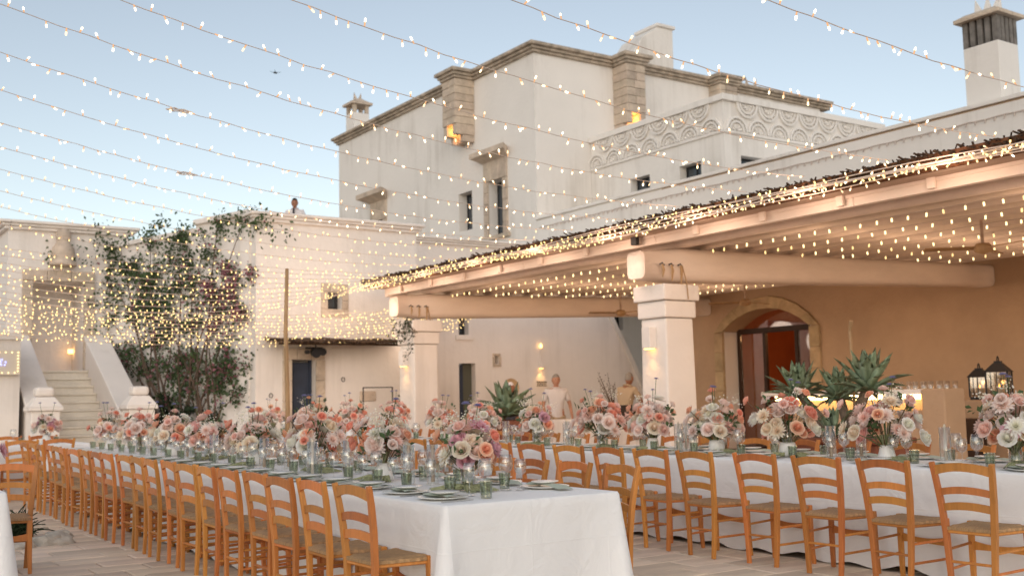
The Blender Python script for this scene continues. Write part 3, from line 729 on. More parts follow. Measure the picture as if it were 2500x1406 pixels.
# floodlight on the fascia
fl = thing('eave_floodlight', 'small black floodlight box on the fascia above the pillar', 'lamp', (XP-.12,11.62,3.52))
MB().box(-.07,.0,-.06,.06,-.10,.03).build('housing', M['black'], fl, bevel=.01)
MB().box(-.02,.03,-.02,.02,.03,.09).build('bracket', M['black'], fl)

# festoon rows hanging under the joists
def led_mesh(body, tip, l=.058, r=.0060, tr=.0076):
    mb = MB(); mb.tube([(0,0,0),(0,0,-l*.55)], r, 6, mi=0); mb.tube([(0,0,-l*.5),(0,0,-l*.9),(0,0,-l)], [tr*.9,tr,tr*.4], 6, mi=1)
    return mb.mesh('led', [body, tip])
hang = MB(); hang.tube([(0,0,.0),(0,0,-.02)], .008, 6, mi=0); hang.tube([(0,0,-.02),(0,0,-.026),(0,0,-.060),(0,0,-.066)], [.008,.0112,.0112,.008], 8, mi=1)
hang_me = hang.mesh('hanging_bulb', [M['cable'], M['led_y']]); hang_me2 = hang.mesh('hanging_bulb_dim', [M['cable'], M['led_y2']])
ROWX = [10.95,11.92,12.88,13.8,14.72,15.65,16.6]
for r, x in enumerate(ROWX):
    z = zb(x)-.015
    f = thing('festoon_lights', 'row of hanging warm bulbs under the portico ceiling, %s row in from the eave' % ORD[r], 'string lights', (0,0,0), group='festoon rows under the portico')
    MB().tube([(x,2.6+.4*k,z+.003*math.sin(k*2)) for k in range(43)], .006, 4).build('cable', M['cable'], f)
    y = 5.2+.1*(r%3)
    far = MB()
    while y < 19.3:
        if not any(abs(y-b) < .34 for b in (11.46,18.76)):
            if y < 16.5 or r < 3:
                o = link('bulb', hang_me if rq.random() < .75 else hang_me2, f); o.location = (x+rq.uniform(-.012,.012), y+rq.uniform(-.03,.03), z+rq.uniform(-.012,.006)); o.rotation_euler = (rq.uniform(-.15,.15), rq.uniform(-.15,.15), 0)
            else:
                far.tube([(x,y,z-.02),(x,y,z-.062)], .0112, 6)
        y += .235
    if far.v: o = far.build('far_bulbs', M['led_y'], f); o['kind'] = 'stuff'
    for yy in (6.3, 9.4, 13.2, 16.6):
        ld = bpy.data.lights.new('festoon_light','POINT'); ld.energy = 4.6; ld.color = (1.,.67,.44); ld.shadow_soft_size = .35
        lo = bpy.data.objects.new('festoon_light', ld); COL.objects.link(lo); lo.parent = f; lo.location = (x, yy, z-.40)
# ceiling fans
fan_lab = ['brown ceiling fan under the portico over the bar', 'brown ceiling fan in front of the arched doorway', 'brown ceiling fan beyond the middle pillar near the passage']
for (x, y, a), lb in zip(((12.6,7.9,.3),(15.7,15.0,.1),(15.0,18.0,.7)), fan_lab):
    f = thing('ceiling_fan', lb, 'fan', (x, y, 3.08), a)
    MB().tube([(0,0,.0),(0,0,zb(x)+.1-3.08)], .02, 8).build('rod', M['cane'], f)
    MB().lathe([(0,.06),(.08,.05),(.12,0),(.10,-.06),(0,-.09)], 14).build('motor', M['bamboo'], f, smooth=True)
    for k in range(3):
        b = MB().box(.1,.72,-.065,.065,-.012,.0).build('blade', M['bamboo'], f); b.rotation_euler = (R(10),0,2*math.pi*k/3)

# ------------------------------------------------------------------ bar
ba = thing('bar_counter', 'pale plaster bar counter with a glowing light strip under its top', 'bar counter')
BX = 12.3
MB().box(BX+.12,BX+.50,8.75,11.4,0,1.02).build('front_panel', M['plaster'], ba)
MB().box(BX-.06,BX+.55,8.7,11.45,1.235,1.30).build('counter_top', M['lime2'], ba, bevel=.01)
MB().box(BX+.30,BX+.50,8.75,11.4,1.021,1.234).build('recess', M['plaster'], ba)
MB().box(BX+.14,BX+.18,8.85,11.35,1.165,1.233).build('light_strip', M['strip'], ba)
MB().box(BX-.02,BX+.42,8.36,8.698,0,1.30).build('end_pier', M['plaster'], ba, bevel=.02)
MB().box(BX-.02,BX+.11,11.15,11.40,.0,1.02).build('end_post', M['lime2'], ba)
# tumblers upturned on the bar
bt = MB().lathe([(.034,0),(.036,.10),(.033,.10),(.031,.008),(0,.008)], 12).mesh('tumbler', M['glass'], True)
lab = ['clear tumbler on the bar top, %s in its row from the pier' % ORD[k] for k in range(10)]
for k in range(10):
    o = link('tumbler', bt); o.location = (BX+.12+.03*(k%2), 8.42+.115*k, 1.302); tag(o, lab[k], 'glass', 'glasses on the bar')
for k in range(6):
    o = link('tumbler', bt); o.location = (BX+.36, 8.45+.12*k, 1.302); tag(o, 'clear tumbler in the rear row on the bar, %s from the pier' % ORD[k], 'glass', 'glasses on the bar')
# lantern ledge with two lanterns, dark cabinet
le = MB().box(14.7,15.5,8.1,9.95,0,1.12).build('plaster_ledge', M['plaster'], bevel=.015); tag(le, 'low plaster ledge carrying two black lanterns', 'ledge')
cb = thing('wine_fridge', 'dark cabinet standing before the plaster ledge near the bar', 'cabinet', (14.2,9.55,0))
MB().box(-.3,.3,-.33,.33,.04,.86).build('body', M['dark_wood'], cb, bevel=.01); MB().box(-.325,-.302,-.31,.31,.06,.84).build('door', M['black'], cb)
MB().box(-.35,-.326,.22,.25,.3,.6).build('handle', M['steel'], cb); MB().box(-.28,.28,-.3,.3,0,.039).build('plinth', M['black'], cb)
def lantern(x, y, z, w, h, label):
    t = thing('lantern', label, 'lantern', (x, y, z), .35)
    MB().box(-w/2,w/2,-w/2,w/2,0,.04).build('base', M['black'], t)
    for a in (-1,1):
        for b in (-1,1): MB().box(a*w/2-.012,a*w/2+.012,b*w/2-.012,b*w/2+.012,.04,h*.68).build('corner_post', M['black'], t)
    for q in range(4):
        o = MB().box(-w/2+.013,w/2-.013,w/2-.004,w/2-.001,.045,h*.67).build('pane', M['glass'], t); o.rotation_euler = (0,0,q*math.pi/2)
        o = MB().box(-.006,.006,w/2-.003,w/2+.006,.045,h*.67).build('glazing_bar', M['black'], t); o.rotation_euler = (0,0,q*math.pi/2)
    MB().frus(-w/2-.03,w/2+.03,-w/2-.03,w/2+.03,h*.68,h*.90,w/2-.03).box(-.05,.05,-.05,.05,h*.901,h*.95).build('roof', M['black'], t)
    MB().tube([(-.06*math.cos(q*math.pi/8),0,h*.95+.07*math.sin(q*math.pi/8)) for q in range(9)], .009, 6).build('handle', M['black'], t)
    c = MB().lathe([(.045,.042),(.045,.17),(.0,.17)],12).build('candle', M['candle'], t, smooth=True)
    MB().lathe([(0,.175),(.012,.19),(.009,.21),(0,.235)],8).build('flame', M['flame'], c)
    ld = bpy.data.lights.new('candle_light','POINT'); ld.energy = .4; ld.color = (1.,.45,.12); ld.shadow_soft_size = .03
    lo = bpy.data.objects.new('candle_light', ld); COL.objects.link(lo); lo.parent = t; lo.location = (0,0,.26)
lantern(15.0,9.60,1.122,.24,.50,'smaller black lantern with lit candle on the plaster ledge')
lantern(14.98,9.27,1.122,.30,.60,'larger black lantern with lit candle on the plaster ledge')

# ------------------------------------------------------------------ serving counter, sideboard
ct = MB().prism([(11.9,16.35),(12.1,16.8),(14.3,15.6),(14.1,15.05)], 2, 0, .86).build('serving_counter', M['lime2'], bevel=.02); tag(ct, 'long low white serving counter behind the dining table, in front of two men', 'counter')
gr = thing('grill', 'dark grill box on the serving counter beside the man in beige', 'grill', (13.25,16.02,.862), -.5)
MB().box(-.28,.28,-.2,.2,.02,.13).build('body', M['dark_wood'], gr, bevel=.01); MB().box(-.28,.28,.15,.2,.131,.24).build('lid', M['dark_wood'], gr)
for a in (-.22,.22): MB().box(a-.02,a+.02,-.15,.15,0,.019).build('foot', M['black'], gr)

# ------------------------------------------------------------------ agaves
def agave_leaf(L, W, curl):
    mb = MB(); n = 9; vs = []
    for i in range(n+1):
        t = i/n
        w = W*(.55+.9*t if t < .45 else (.955*(1-((t-.45)/.55)**1.7)))*.5+.001
        x = L*t; z = curl*L*t*t*.9
        th = W*.10*(1-t)
        cup = w*.42
        vs += [(x,-w,z+cup),(x,-w*.5,z+cup*.28),(x,0,z-th),(x,w*.5,z+cup*.28),(x,w,z+cup),(x,0,z-th-W*.07*(1-t)-.002)]
    fs = []
    for i in range(n):
        for j in range(4): fs.append((i*6+j,(i+1)*6+j,(i+1)*6+j+1,i*6+j+1))
        fs.append((i*6+4,(i+1)*6+4,(i+1)*6+5,i*6+5)); fs.append((i*6+5,(i+1)*6+5,(i+1)*6,i*6))
    mb.add(vs, fs); return mb.mesh('agave_leaf', M['agave'], True)
leaf_me = [agave_leaf(.52,.175,c) for c in (.12,-.05,-.32,-.55)]
def agave(name, label, base, top, n, s, trunk=.075, seed=1):
    ra = random.Random(seed); t = thing(name, label, 'agave', base)
    top = Vector(top)
    if trunk:
        MB().tube([(0,0,0),(top.x*.35+.02,top.y*.35,top.z*.45),(top.x,top.y,top.z+.03)], [trunk*1.15,trunk,trunk*.85], 9).build('trunk', M['trunk'], t, smooth=True)
    for k in range(n):
        f = k/n; el = R(84-76*f**.8+ra.uniform(-6,6)); az = k*2.399+ra.uniform(-.15,.15)
        me = leaf_me[min(3, int(f*4))]
        o = link('leaf', me, t); o.location = top+Vector((.03*math.cos(az),.03*math.sin(az),.02-.05*f))
        sc_ = s*(.72+.42*math.sin(math.pi*min(1,f*.8+.2)))*ra.uniform(.88,1.08); o.scale = (sc_,sc_*1.02,sc_)
        o.rotation_euler = Euler((ra.uniform(-.2,.2), -el, az), 'XYZ')
    return t
agave('agave', 'tall agave with pale leaning trunk in planter, nearest the arched doorway', (9.45,7.85,.78), (.10,.52,.48), 30, .68, trunk=.055, seed=1)
agave('agave', 'middle agave of three on a short thick trunk in the planter', (9.65,7.78,.78), (.05,.14,.45), 28, .62, trunk=.055, seed=2)
agave('agave', 'tallest agave of three, broad rosette above the bar side of planter', (9.40,7.60,.78), (.05,-.28,.54), 32, .73, trunk=.06, seed=3)
agave('agave', 'low young agave at the foot of the three tall ones in planter', (9.30,7.70,.80), (0,.0,.05), 14, .5, trunk=0, seed=5)
plr = thing('planter_trough', 'terracotta trough holding three tall agaves behind the dining table', 'planter', (9.5,7.7,0))
MB().box(-.30,.30,-.62,.62,.0,.74).box(-.34,.34,-.66,.66,.741,.80).build('trough', M['terra'], plr, bevel=.02)
MB().box(-.27,.27,-.59,.59,.801,.806).build('soil', M['bark'], plr)
# flower stalk
fs_ = MB().tube([(9.75,7.75,.80),(9.7,7.72,1.6),(9.72,7.74,1.95),(9.70,7.70,2.06)], [.016,.012,.018,.024], 6).build('agave_flower_stalk', M['bamboo']); tag(fs_, 'thin brown drooping flower stalk rising among the tall agaves', 'flower stalk')
def pot(x, y, r, h, label):
    t = thing('terracotta_pot', label, 'pot', (x, y, 0))
    MB().lathe([(0,0),(r*.72,0),(r*.95,h*.85),(r*.95,h*.86),(r*1.08,h*.87),(r*1.08,h),(r*.93,h),(r*.9,h*.93),(0,h*.93)], 20).build('pot', M['terra'], t, smooth=False)
pot(9.85,14.62,.36,.92,'large terracotta pot holding a low agave near the corner pillar')
agave('agave', 'dark low agave in round terracotta pot near the corner pillar', (9.80,14.66,.86), (-.05,0,.16), 28, 1.0, trunk=0, seed=9)
agave('agave', 'small pale agave beside the round terracotta pot near corner pillar', (9.45,14.9,.55), (0,0,.3), 16, .55, trunk=.05, seed=12)
pot(9.45,14.9,.22,.60,'smaller terracotta pot beside the big one near the corner pillar')

# ------------------------------------------------------------------ dining chairs
def strip_slat(zc, h, w, xc, bow, arch, th=.017, n=8, arch_low=None):
    mb = MB(); vs = []; al = arch if arch_low is None else arch_low
    for i in range(n+1):
        y = -w+2*w*i/n; f = 1-(y/w)**2
        x = xc-bow*f; zt = zc+h/2+arch*f; zl = zc-h/2+al*f
        vs += [(x-th/2,y,zl),(x+th/2,y,zl),(x+th/2,y,zt),(x-th/2,y,zt)]
    fs = [(0,1,2,3),(n*4+3,n*4+2,n*4+1,n*4)]
    for i in range(n):
        for j in range(4): fs.append((i*4+j,(i+1)*4+j,(i+1)*4+(j+1)%4,i*4+(j+1)%4))
    return mb.add(vs, fs)
def make_chair():
    t = thing('dining_chair', 'x', 'chair', (0,0,0), 0, 'ladder-back chairs around the tables')
    for s_ in (-1, 1):
        MB().tube([(.0,s_*.138,0),(.006,s_*.150,.2),(.004,s_*.163,.43),(-.014,s_*.178,.62),(-.038,s_*.191,.76),(-.062,s_*.202,.868)],
                  [.022,.0245,.027,.0265,.025,.022], 4).build('back_post', M['wood'], t, bevel=.004)
        MB().tube([(.405,s_*.197,0),(.392,s_*.190,.16),(.386,s_*.187,.455)], [.020,.024,.026], 4).build('front_leg', M['wood'], t, bevel=.004)
        for z in (.30,.17):
            MB().tube([(.0,s_*.155,z),(.39,s_*.189,z+.01)], .0095, 6).build('side_stretcher', M['wood'], t)
    strip_slat(.815,.062,.184,-.052,.020,.022,.020,arch_low=.030).build('top_rail', M['wood'], t)
    strip_slat(.672,.046,.172,-.022,.020,.020).build('back_slat', M['wood'], t)
    strip_slat(.572,.050,.165,-.008,.018,.018).build('back_slat', M['wood'], t)
    # rush seat: four woven triangles meeting in the middle
    n = 10; vs = []; fs = []
    for i in range(n+1):
        for j in range(n+1):
            u, v = i/n, -1+2*j/n
            hw = .148+.050*u; x = -.012+.425*u; y = hw*v
            du = abs(u-.5)*2; m_ = max(du, abs(v))
            z = .458+.010*(m_-.4)-(.014 if m_ > .97 else 0)-.004*abs(math.sin((du-abs(v))*3))
            vs.append((x,y,z))
    for i in range(n):
        for j in range(n): fs.append((i*(n+1)+j,(i+1)*(n+1)+j,(i+1)*(n+1)+j+1,i*(n+1)+j+1))
    nb = len(vs); ring = [i*(n+1) for i in range(n+1)]+[n*(n+1)+j for j in range(1,n+1)]+[i*(n+1)+n for i in range(n-1,-1,-1)]+[j for j in range(n-1,0,-1)]
    for r in ring: x, y, z = vs[r]; vs.append((x,y,.428))
    L = len(ring)
    for k in range(L): fs.append((ring[k], ring[(k+1)%L], nb+(k+1)%L, nb+k)[::-1])
    fs.append(tuple(nb+k for k in range(L)))
    MB().add(vs, fs).build('rush_seat', M['rush'], t, smooth=False)
    fr_ = MB()
    for s_ in (-1,1): fr_.tube([(.02,s_*.146,.418),(.37,s_*.180,.418)], .012, 6)
    fr_.tube([(.395,-.17,.418),(.395,.17,.418)], .013, 6); fr_.tube([(0.0,-.14,.418),(0.0,.14,.418)], .012, 6)
    fr_.build('seat_frame', M['wood'], t)
    strip_slat(.292,.060,.176,.392,.0,-.022,.016,arch_low=.004).build('front_stretcher', M['wood'], t)
    MB().tube([(.004,-.148,.225),(.004,.148,.225)], .0095, 6).build('rear_stretcher', M['wood'], t)
    bpy.context.view_layer.update(); dg = bpy.context.evaluated_depsgraph_get()
    for o in t.children:
        if o.modifiers:
            me = bpy.data.meshes.new_from_object(o.evaluated_get(dg)); o.modifiers.clear(); o.data = me
    t.scale = (.85,1,.965)
    remember(t); return t
proto_chair = make_chair(); used = [False]
rc = random.Random(21)
def place_chair(x, y, rz, label):
    rz += rc.gauss(0,.045); x += rc.gauss(0,.018); y += rc.gauss(0,.012)
    if not used[0]:
        used[0] = True; proto_chair.location = (x,y,0); proto_chair.rotation_euler = (0,0,rz); proto_chair['label'] = label; return proto_chair
    return copy_tree(proto_chair, (x,y,0), rz, label)
AX0, AX1, AY_0, AY_1 = 3.0, 4.22, 5.13, 15.8
BX0, BX1, BY_0, BY_1 = 6.64, 7.68, 2.7, 18.8
A_L = [5.48+.485*i for i in range(21)]; A_R = [5.62+.53*i for i in range(19)]; B_N = [4.05+.592*i for i in range(25)]
for i, y in enumerate(A_L): place_chair(2.63, y, 0, 'honey wood rush chair, %s from the near end of front table, courtyard side' % ORD[i])
for i, y in enumerate(A_R): place_chair(4.62, y, math.pi, 'honey wood rush chair, %s from the near end of front table, portico side' % ORD[i])
for i, y in enumerate(B_N): place_chair(6.17, y, 0, 'honey wood rush chair, %s from the near end of rear table, courtyard side' % ORD[i])
for i, y in enumerate(B_N): place_chair(8.12, y+.12, math.pi, 'honey wood rush chair, %s from the near end of rear table, portico side' % ORD[i])
for i, x in enumerate((1.75,2.24,2.72,3.20)): place_chair(x, 16.25, math.pi/2, 'honey wood rush chair, %s along the cross table before the stairs' % ORD[i])
for i, x in enumerate((1.9,2.4,2.9,3.4)): place_chair(x, 18.45, -math.pi/2, 'honey wood rush chair, %s on the stair side of the cross table' % ORD[i])
place_chair(1.52, 9.62, -math.pi/2-.28, 'single honey wood chair at the corner of the cut-off white table')

# ------------------------------------------------------------------ tables with floor-length cloths
def cloth_mesh(x0, x1, y0, y1, zt, seed):
    rn = random.Random(seed); r = .014; cor = [(x1-r,y0+r,-90),(x1-r,y1-r,0),(x0+r,y1-r,90),(x0+r,y0+r,180)]
    pts = []                                                # (x,y,nx,ny,s,dcorner)
    for k, (cx, cy_, a0) in enumerate(cor):
        for q in (0, 30, 60, 90):
            a = R(a0+q); pts.append((cx+r*math.cos(a), cy_+r*math.sin(a), math.cos(a), math.sin(a)))
        nx_ = cor[(k+1)%4]; a = R(a0+90); p0 = (cx+r*math.cos(a), cy_+r*math.sin(a)); p1 = (nx_[0]+r*math.cos(a), nx_[1]+r*math.sin(a))
        L = math.hypot(p1[0]-p0[0], p1[1]-p0[1]); ss = [.02,.045,.075,.11,.15,.2,.26]; n = max(8, int((L-.6)/.07))
        ss = ss+[.3+(L-.6)*i/n for i in range(n+1)]+[L-q for q in ss[::-1]]
        for q in ss: pts.append((p0[0]+(p1[0]-p0[0])*q/L, p0[1]+(p1[1]-p0[1])*q/L, math.cos(a), math.sin(a)))
    N = len(pts); lv = [0,.02,.08,.2,.35,.5,.65,.8,.92,1.]
    ph = [rn.uniform(0,6.28) for _ in range(6)]
    vs = []; fs = []
    for t in lv:
        z = zt-(zt-.012)*t
        for k, (x, y, nx_, ny_) in enumerate(pts):
            s_ = x*ny_*3.1-y*nx_*3.1+ph[0]
            dc = min(math.hypot(x-c[0], y-c[1]) for c in cor)
            wave = .5*math.sin(s_*2.3+ph[1])+.3*math.sin(s_*5.1+ph[2])+.2*math.sin(s_*9.7+ph[3])
            fl = .062*math.exp(-dc/.06)-.012*math.exp(-((dc-.26)/.12)**2)
            o = .004+t*(.012+.012*wave)+2.0*t*fl
            if t == 0: o = -.004
            hem = .012*math.sin(s_*1.9+ph[4])*t**4+(.02*math.sin(s_*4.3+ph[5])*t**6)
            vs.append((x+nx_*o, y+ny_*o, max(.004, z+hem+.012*t)))
    for i in range(len(lv)-1):
        for k in range(N): fs.append((i*N+k,(i+1)*N+k,(i+1)*N+(k+1)%N,i*N+(k+1)%N))
    fs.append(tuple(range(N)))
    me = MB().add(vs, fs).mesh('tablecloth', M['cloth'], True)
    me.polygons[-1].use_smooth = False
    return me
def table(x0, x1, y0, y1, label, seed, zt=.745):
    o = link('tablecloth', cloth_mesh(x0,x1,y0,y1,zt,seed)); tag(o, 'white floor-length linen cloth over '+label, 'tablecloth')
    t = thing('dining_table', 'wooden dining table hidden beneath the white cloth of '+label, 'table', ((x0+x1)/2,(y0+y1)/2,0))
    w, l = (x1-x0)/2-.03, (y1-y0)/2-.03
    MB().box(-w,w,-l,l,.675,zt-.014).build('top', M['wood'], t)
    for a in (-1,1):
        for b in (-1,1): MB().box(a*(w-.06)-.03,a*(w-.06)+.03,b*(l-.06)-.03,b*(l-.06)+.03,0,.674).build('leg', M['wood'], t)
table(AX0,AX1,AY_0,AY_1,'the long front table',1, .718)
table(BX0,BX1,BY_0,BY_1,'the long rear table by the portico',2)
table(.4,3.75,16.75,17.85,'the cross table before the stairs',3)
table(-2.6,1.22,7.75,8.95,'the cut-off table at the picture edge',4)
TZA, TZ = .7195, .7465

# ------------------------------------------------------------------ tableware
def lathe_me(name, prof, n, m, smooth=True, **k): return MB().lathe(prof, n, **k).mesh(name, m, smooth)
charger_me = lathe_me('charger', [(0,0),(.09,0),(.10,.006),(.150,.014),(.152,.017),(.148,.018),(.10,.010),(0,.008)], 28, M['plate'])
plate_me = lathe_me('small_plate', [(0,0),(.05,0),(.06,.004),(.088,.012),(.088,.015),(.06,.008),(0,.006)], 24, M['ceramic'])
tum_me = lathe_me('tumbler', [(0,.0),(.030,.0),(.032,.004),(.0335,.03),(.0385,.088),(.0395,.098),(.037,.098),(.031,.022),(0,.018)], 28, M['green_glass'], False, ribs=1, ribd=.055)
wine_me = lathe_me('wine_glass', [(0,.002),(.034,.002),(.035,.005),(.008,.010),(.0045,.03),(.0045,.095),(.012,.103),(.038,.128),(.046,.155),(.043,.19),(.036,.222),(.0355,.222),(.0425,.19),(.0452,.155),(.037,.130),(.0,.106)], 20, M['glass'])
wine_s = lathe_me('wine_glass_small', [(0,.002),(.031,.002),(.032,.005),(.007,.010),(.004,.03),(.004,.085),(.010,.092),(.033,.112),(.039,.138),(.036,.17),(.031,.195),(.0305,.195),(.0355,.17),(.0382,.138),(.032,.114),(.0,.095)], 20, M['glass'])
nm = MB(); vs = []; n = 8
for i in range(n+1):
    for j in range(4):
        u = -.155+.40*i/n; v = -.055+.11*j/3
        z = .0205+.004*math.sin(i*1.3+j)+(.003 if i < 6 else -.006*(i-6))+(.006 if j in (1,2) else 0)
        vs.append((v+.012*math.sin(i*.9), u, z))
nm.add(vs, [(i*4+j,(i+1)*4+j,(i+1)*4+j+1,i*4+j+1) for i in range(n) for j in range(3)])
nap_me = nm.mesh('napkin', M['sage'], True)
kn = MB(); kn.box(-.10,.0,-.006,.006,.0005,.006); kn.add([(0,-.007,.001),(.11,-.008,.001),(.12,.004,.001),(0,.007,.001),(0,-.007,.004),(.11,-.008,.003),(.12,.004,.003),(0,.007,.004)],[(0,3,2,1),(4,5,6,7),(0,1,5,4),(1,2,6,5),(2,3,7,6),(3,0,4,7)])
knife_me = kn.mesh('knife', M['steel'])
rs = random.Random(31)
def put(me, name, x, y, z, rz, label, cat, group):
    o = link(name, me); o.location = (x,y,z); o.rotation_euler = (0,0,rz); return tag(o, label, cat, group)
def setting(ex, inn, y, idx, tab, side, full, rim=True):
    TZ = TZA if tab == 'front' else globals()['TZ']
    w = '%s place from the near end, %s side of %s table' % (ORD[idx], side, tab); g_ = 'place settings on the %s table' % tab
    j = lambda a=.012: rs.uniform(-a,a)
    rz = 0 if inn > 0 else math.pi
    X = lambda d: ex+inn*d
    if full or rim:
        px, py = X(.195)+j(), y+j()
        put(charger_me, 'charger_plate', px, py, TZ, 0, 'pale charger plate, '+w, 'plate', g_)
    if full:
        a = rz+rs.uniform(-.25,.25)
        put(nap_me, 'napkin', px, py, TZ, a, 'folded sage napkin, '+w, 'napkin', g_)
        put(plate_me, 'small_plate', px+j(.015), py+j(.015), TZ+.031, 0, 'small white plate on napkin, '+w, 'plate', g_)
        put(knife_me, 'knife', X(.17)+j(), y-inn*.195+j(), TZ+.001, rz+j(.1), 'table knife, '+w, 'knife', g_)
    put(tum_me, 'tumbler', X(.40)+j(.02), y-inn*.17+j(.02), TZ+.001, rs.uniform(0,6), 'green ribbed tumbler, '+w, 'glass', g_)
    put(wine_me, 'wine_glass', X(.46)+j(.02), y-inn*.06+j(.02), TZ+.001, 0, 'tall clear wine glass, '+w, 'glass', g_)
    if idx < 14: put(wine_s, 'wine_glass', X(.39)+j(.02), y+inn*.03+j(.02), TZ+.001, 0, 'smaller clear wine glass, '+w, 'glass', g_)
for i, y in enumerate(A_L): setting(AX0, 1, y, i, 'front', 'courtyard', i < 13)
for i, y in enumerate(A_R): setting(AX1, -1, y, i, 'front', 'portico', i < 8)
for i, y in enumerate(B_N): setting(BX0, 1, y, i, 'rear', 'courtyard', i < 9)
for i, y in enumerate(B_N): setting(BX1, -1, y+.12, i, 'rear', 'portico', i < 7)
for i, x in enumerate((2.24,2.72,3.20)):
    put(tum_me, 'tumbler', x+.15, 17.1, TZ+.001, 0, 'green tumbler on the cross table, %s along' % ORD[i], 'glass', 'glasses on the cross table')
    put(wine_me, 'wine_glass', x+.05, 17.15, TZ+.001, 0, 'clear wine glass on the cross table, %s along' % ORD[i], 'glass', 'glasses on the cross table')

# ------------------------------------------------------------------ flowers
def rose_mesh(name, m, seed, open_=1.0):
    rn = random.Random(seed); mb = MB()
    #        petals, base radius, lip radius, height, curl of the lip
    layers = [(3,.004,.007,.046,-.25),(4,.008,.014,.047,-.10),(5,.013,.022,.045,.10),(5,.018,.031,.041,.35),(6,.022,.040,.035,.6),(7,.024,.049,.026,.9)]
    for li, (n, r0, r1, h, curl) in enumerate(layers):
        off = rn.uniform(0,6)
        for k in range(n):
            a0 = off+2*math.pi*k/n; span = 2*math.pi/n*1.5; vs = []; rz = rn.uniform(.94,1.06)
            for iv in range(4):
                v = iv/3
                for iu in range(4):
                    u = -1+2*iu/3; a = a0+u*span/2*(.55+.45*math.sin(math.pi*min(1,v*.8+.2)))
                    rr = r0+(r1-r0)*math.sin(v*1.45)/math.sin(1.45)+curl*.007*max(0,v-.6)*2.5-.0022*u*u+.0012*u
                    z = (h*v**.8-h*.16*u*u*v-curl*.008*max(0,v-.6)*2.5)*rz
                    vs.append((rr*math.cos(a), rr*math.sin(a), z-.018))
            mb.add(vs, [(i*4+j,i*4+j+1,(i+1)*4+j+1,(i+1)*4+j) for i in range(3) for j in range(3)])
    mb.lathe([(.013,-.01),(.0135,.012),(.011,.024),(.006,.031),(0,.032)], 8)
    return mb.mesh(name, m, True)
def dahlia_mesh(name, m, mc, seed, s=1.0):
    rn = random.Random(seed); mb = MB()
    for li, (n, L, el, w) in enumerate([(7,.020,80,.010),(10,.034,66,.013),(13,.048,48,.015),(15,.060,27,.017),(15,.068,6,.018)]):
        off = rn.uniform(0,6)
        for k in range(n):
            a = off+2*math.pi*k/n+rn.uniform(-.06,.06); e = R(el+rn.uniform(-7,7)); l_ = L*rn.uniform(.92,1.06)
            d = Vector((math.cos(a)*math.cos(e), math.sin(a)*math.cos(e), math.sin(e))); sd = Vector((-math.sin(a), math.cos(a), 0)); up = sd.cross(d)*-1
            b = Vector((0,0,.002))
            P = lambda t, o, z: (b+d*(l_*t)+sd*(o*w)+up*(z*w))
            mb.add([P(.05,-.3,0),P(.05,.3,0),P(.45,-.55,.18),P(.45,0,-.06),P(.45,.55,.18),P(.8,-.38,.22),P(.8,0,.0),P(.8,.38,.22),P(1,0,.12)],
                   [(0,3,2),(0,1,3),(1,4,3),(2,3,6,5),(3,4,7,6),(5,6,8),(6,7,8)])
    mb.tube([(0,0,.004),(0,0,.016)], [.011,.006], 7, mi=1)
    return mb.mesh(name, [m, mc], True)
def petal(name, c, core=None, rnd=.07):
    """petal colour runs from a deeper heart to a paler rim, by distance from the flower's axis"""
    m = mat(name, c, .6, 0, 30, 0, rnd=rnd, trans=.5, spec=.2); n = m.node_tree.nodes; l = m.node_tree.links
    core = core or tuple(x*y for x, y in zip(c, (1.0,.88,.83)))
    hs = [x for x in n if x.type == 'HUE_SAT'][0]; tc = [x for x in n if x.type == 'TEX_COORD'][0]
    sx = n.new('ShaderNodeSeparateXYZ'); cb = n.new('ShaderNodeCombineXYZ'); ln = n.new('ShaderNodeVectorMath'); ln.operation = 'LENGTH'
    l.new(tc.outputs['Object'], sx.inputs[0]); l.new(sx.outputs[0], cb.inputs[0]); l.new(sx.outputs[1], cb.inputs[1]); l.new(cb.outputs[0], ln.inputs[0])
    mr = n.new('ShaderNodeMapRange'); mr.inputs[1].default_value = .006; mr.inputs[2].default_value = .042; l.new(ln.outputs['Value'], mr.inputs[0])
    mx = n.new('ShaderNodeMix'); mx.data_type = 'RGBA'; mx.inputs[6].default_value = (*core,1); mx.inputs[7].default_value = (*c,1)
    l.new(mr.outputs[0], mx.inputs[0]); l.new(mx.outputs[2], hs.inputs['Color']); return m
PM = dict(blush=petal('blush_petal',(.95,.745,.675)), pale=petal('pale_pink_petal',(.95,.845,.785)), coral=petal('coral_petal',(.95,.57,.44),(.90,.36,.25)), peach=petal('peach_petal',(.96,.67,.49),(.92,.44,.27)),
          cream=petal('cream_petal',(.94,.87,.73)), white=petal('white_petal',(.93,.91,.86),(.88,.86,.72)), mag=petal('mauve_petal',(.82,.54,.62)), blue=petal('lavender_petal',(.36,.36,.60)), dusty=petal('dusty_rose_petal',(.90,.61,.56)))
M['stem'] = mat('flower_stem', (.10,.14,.05), .6, .3, 20); M['stem_brown'] = mat('woody_stem', (.12,.075,.04), .7)
M['bqleaf'] = mat('bouquet_leaf', (.085,.14,.055), .5, .4, 12, rnd=.2, trans=.2); M['tassel'] = mat('green_tassel', (.36,.375,.21), .8, .4, 60)
ROSE = {c: rose_mesh('rose_'+c, PM[c], i+3) for i, c in enumerate(('blush','pale','coral','peach','cream','white','dusty','mag'))}
DAH = {c: dahlia_mesh('dahlia_'+c, PM[c], M['tassel'], i+9) for i, c in enumerate(('pale','cream','blush','mag','white'))}
SCA = dahlia_mesh('scabious', PM['blue'], PM['blue'], 77)
rn_ = random.Random(5); sp_ = MB()
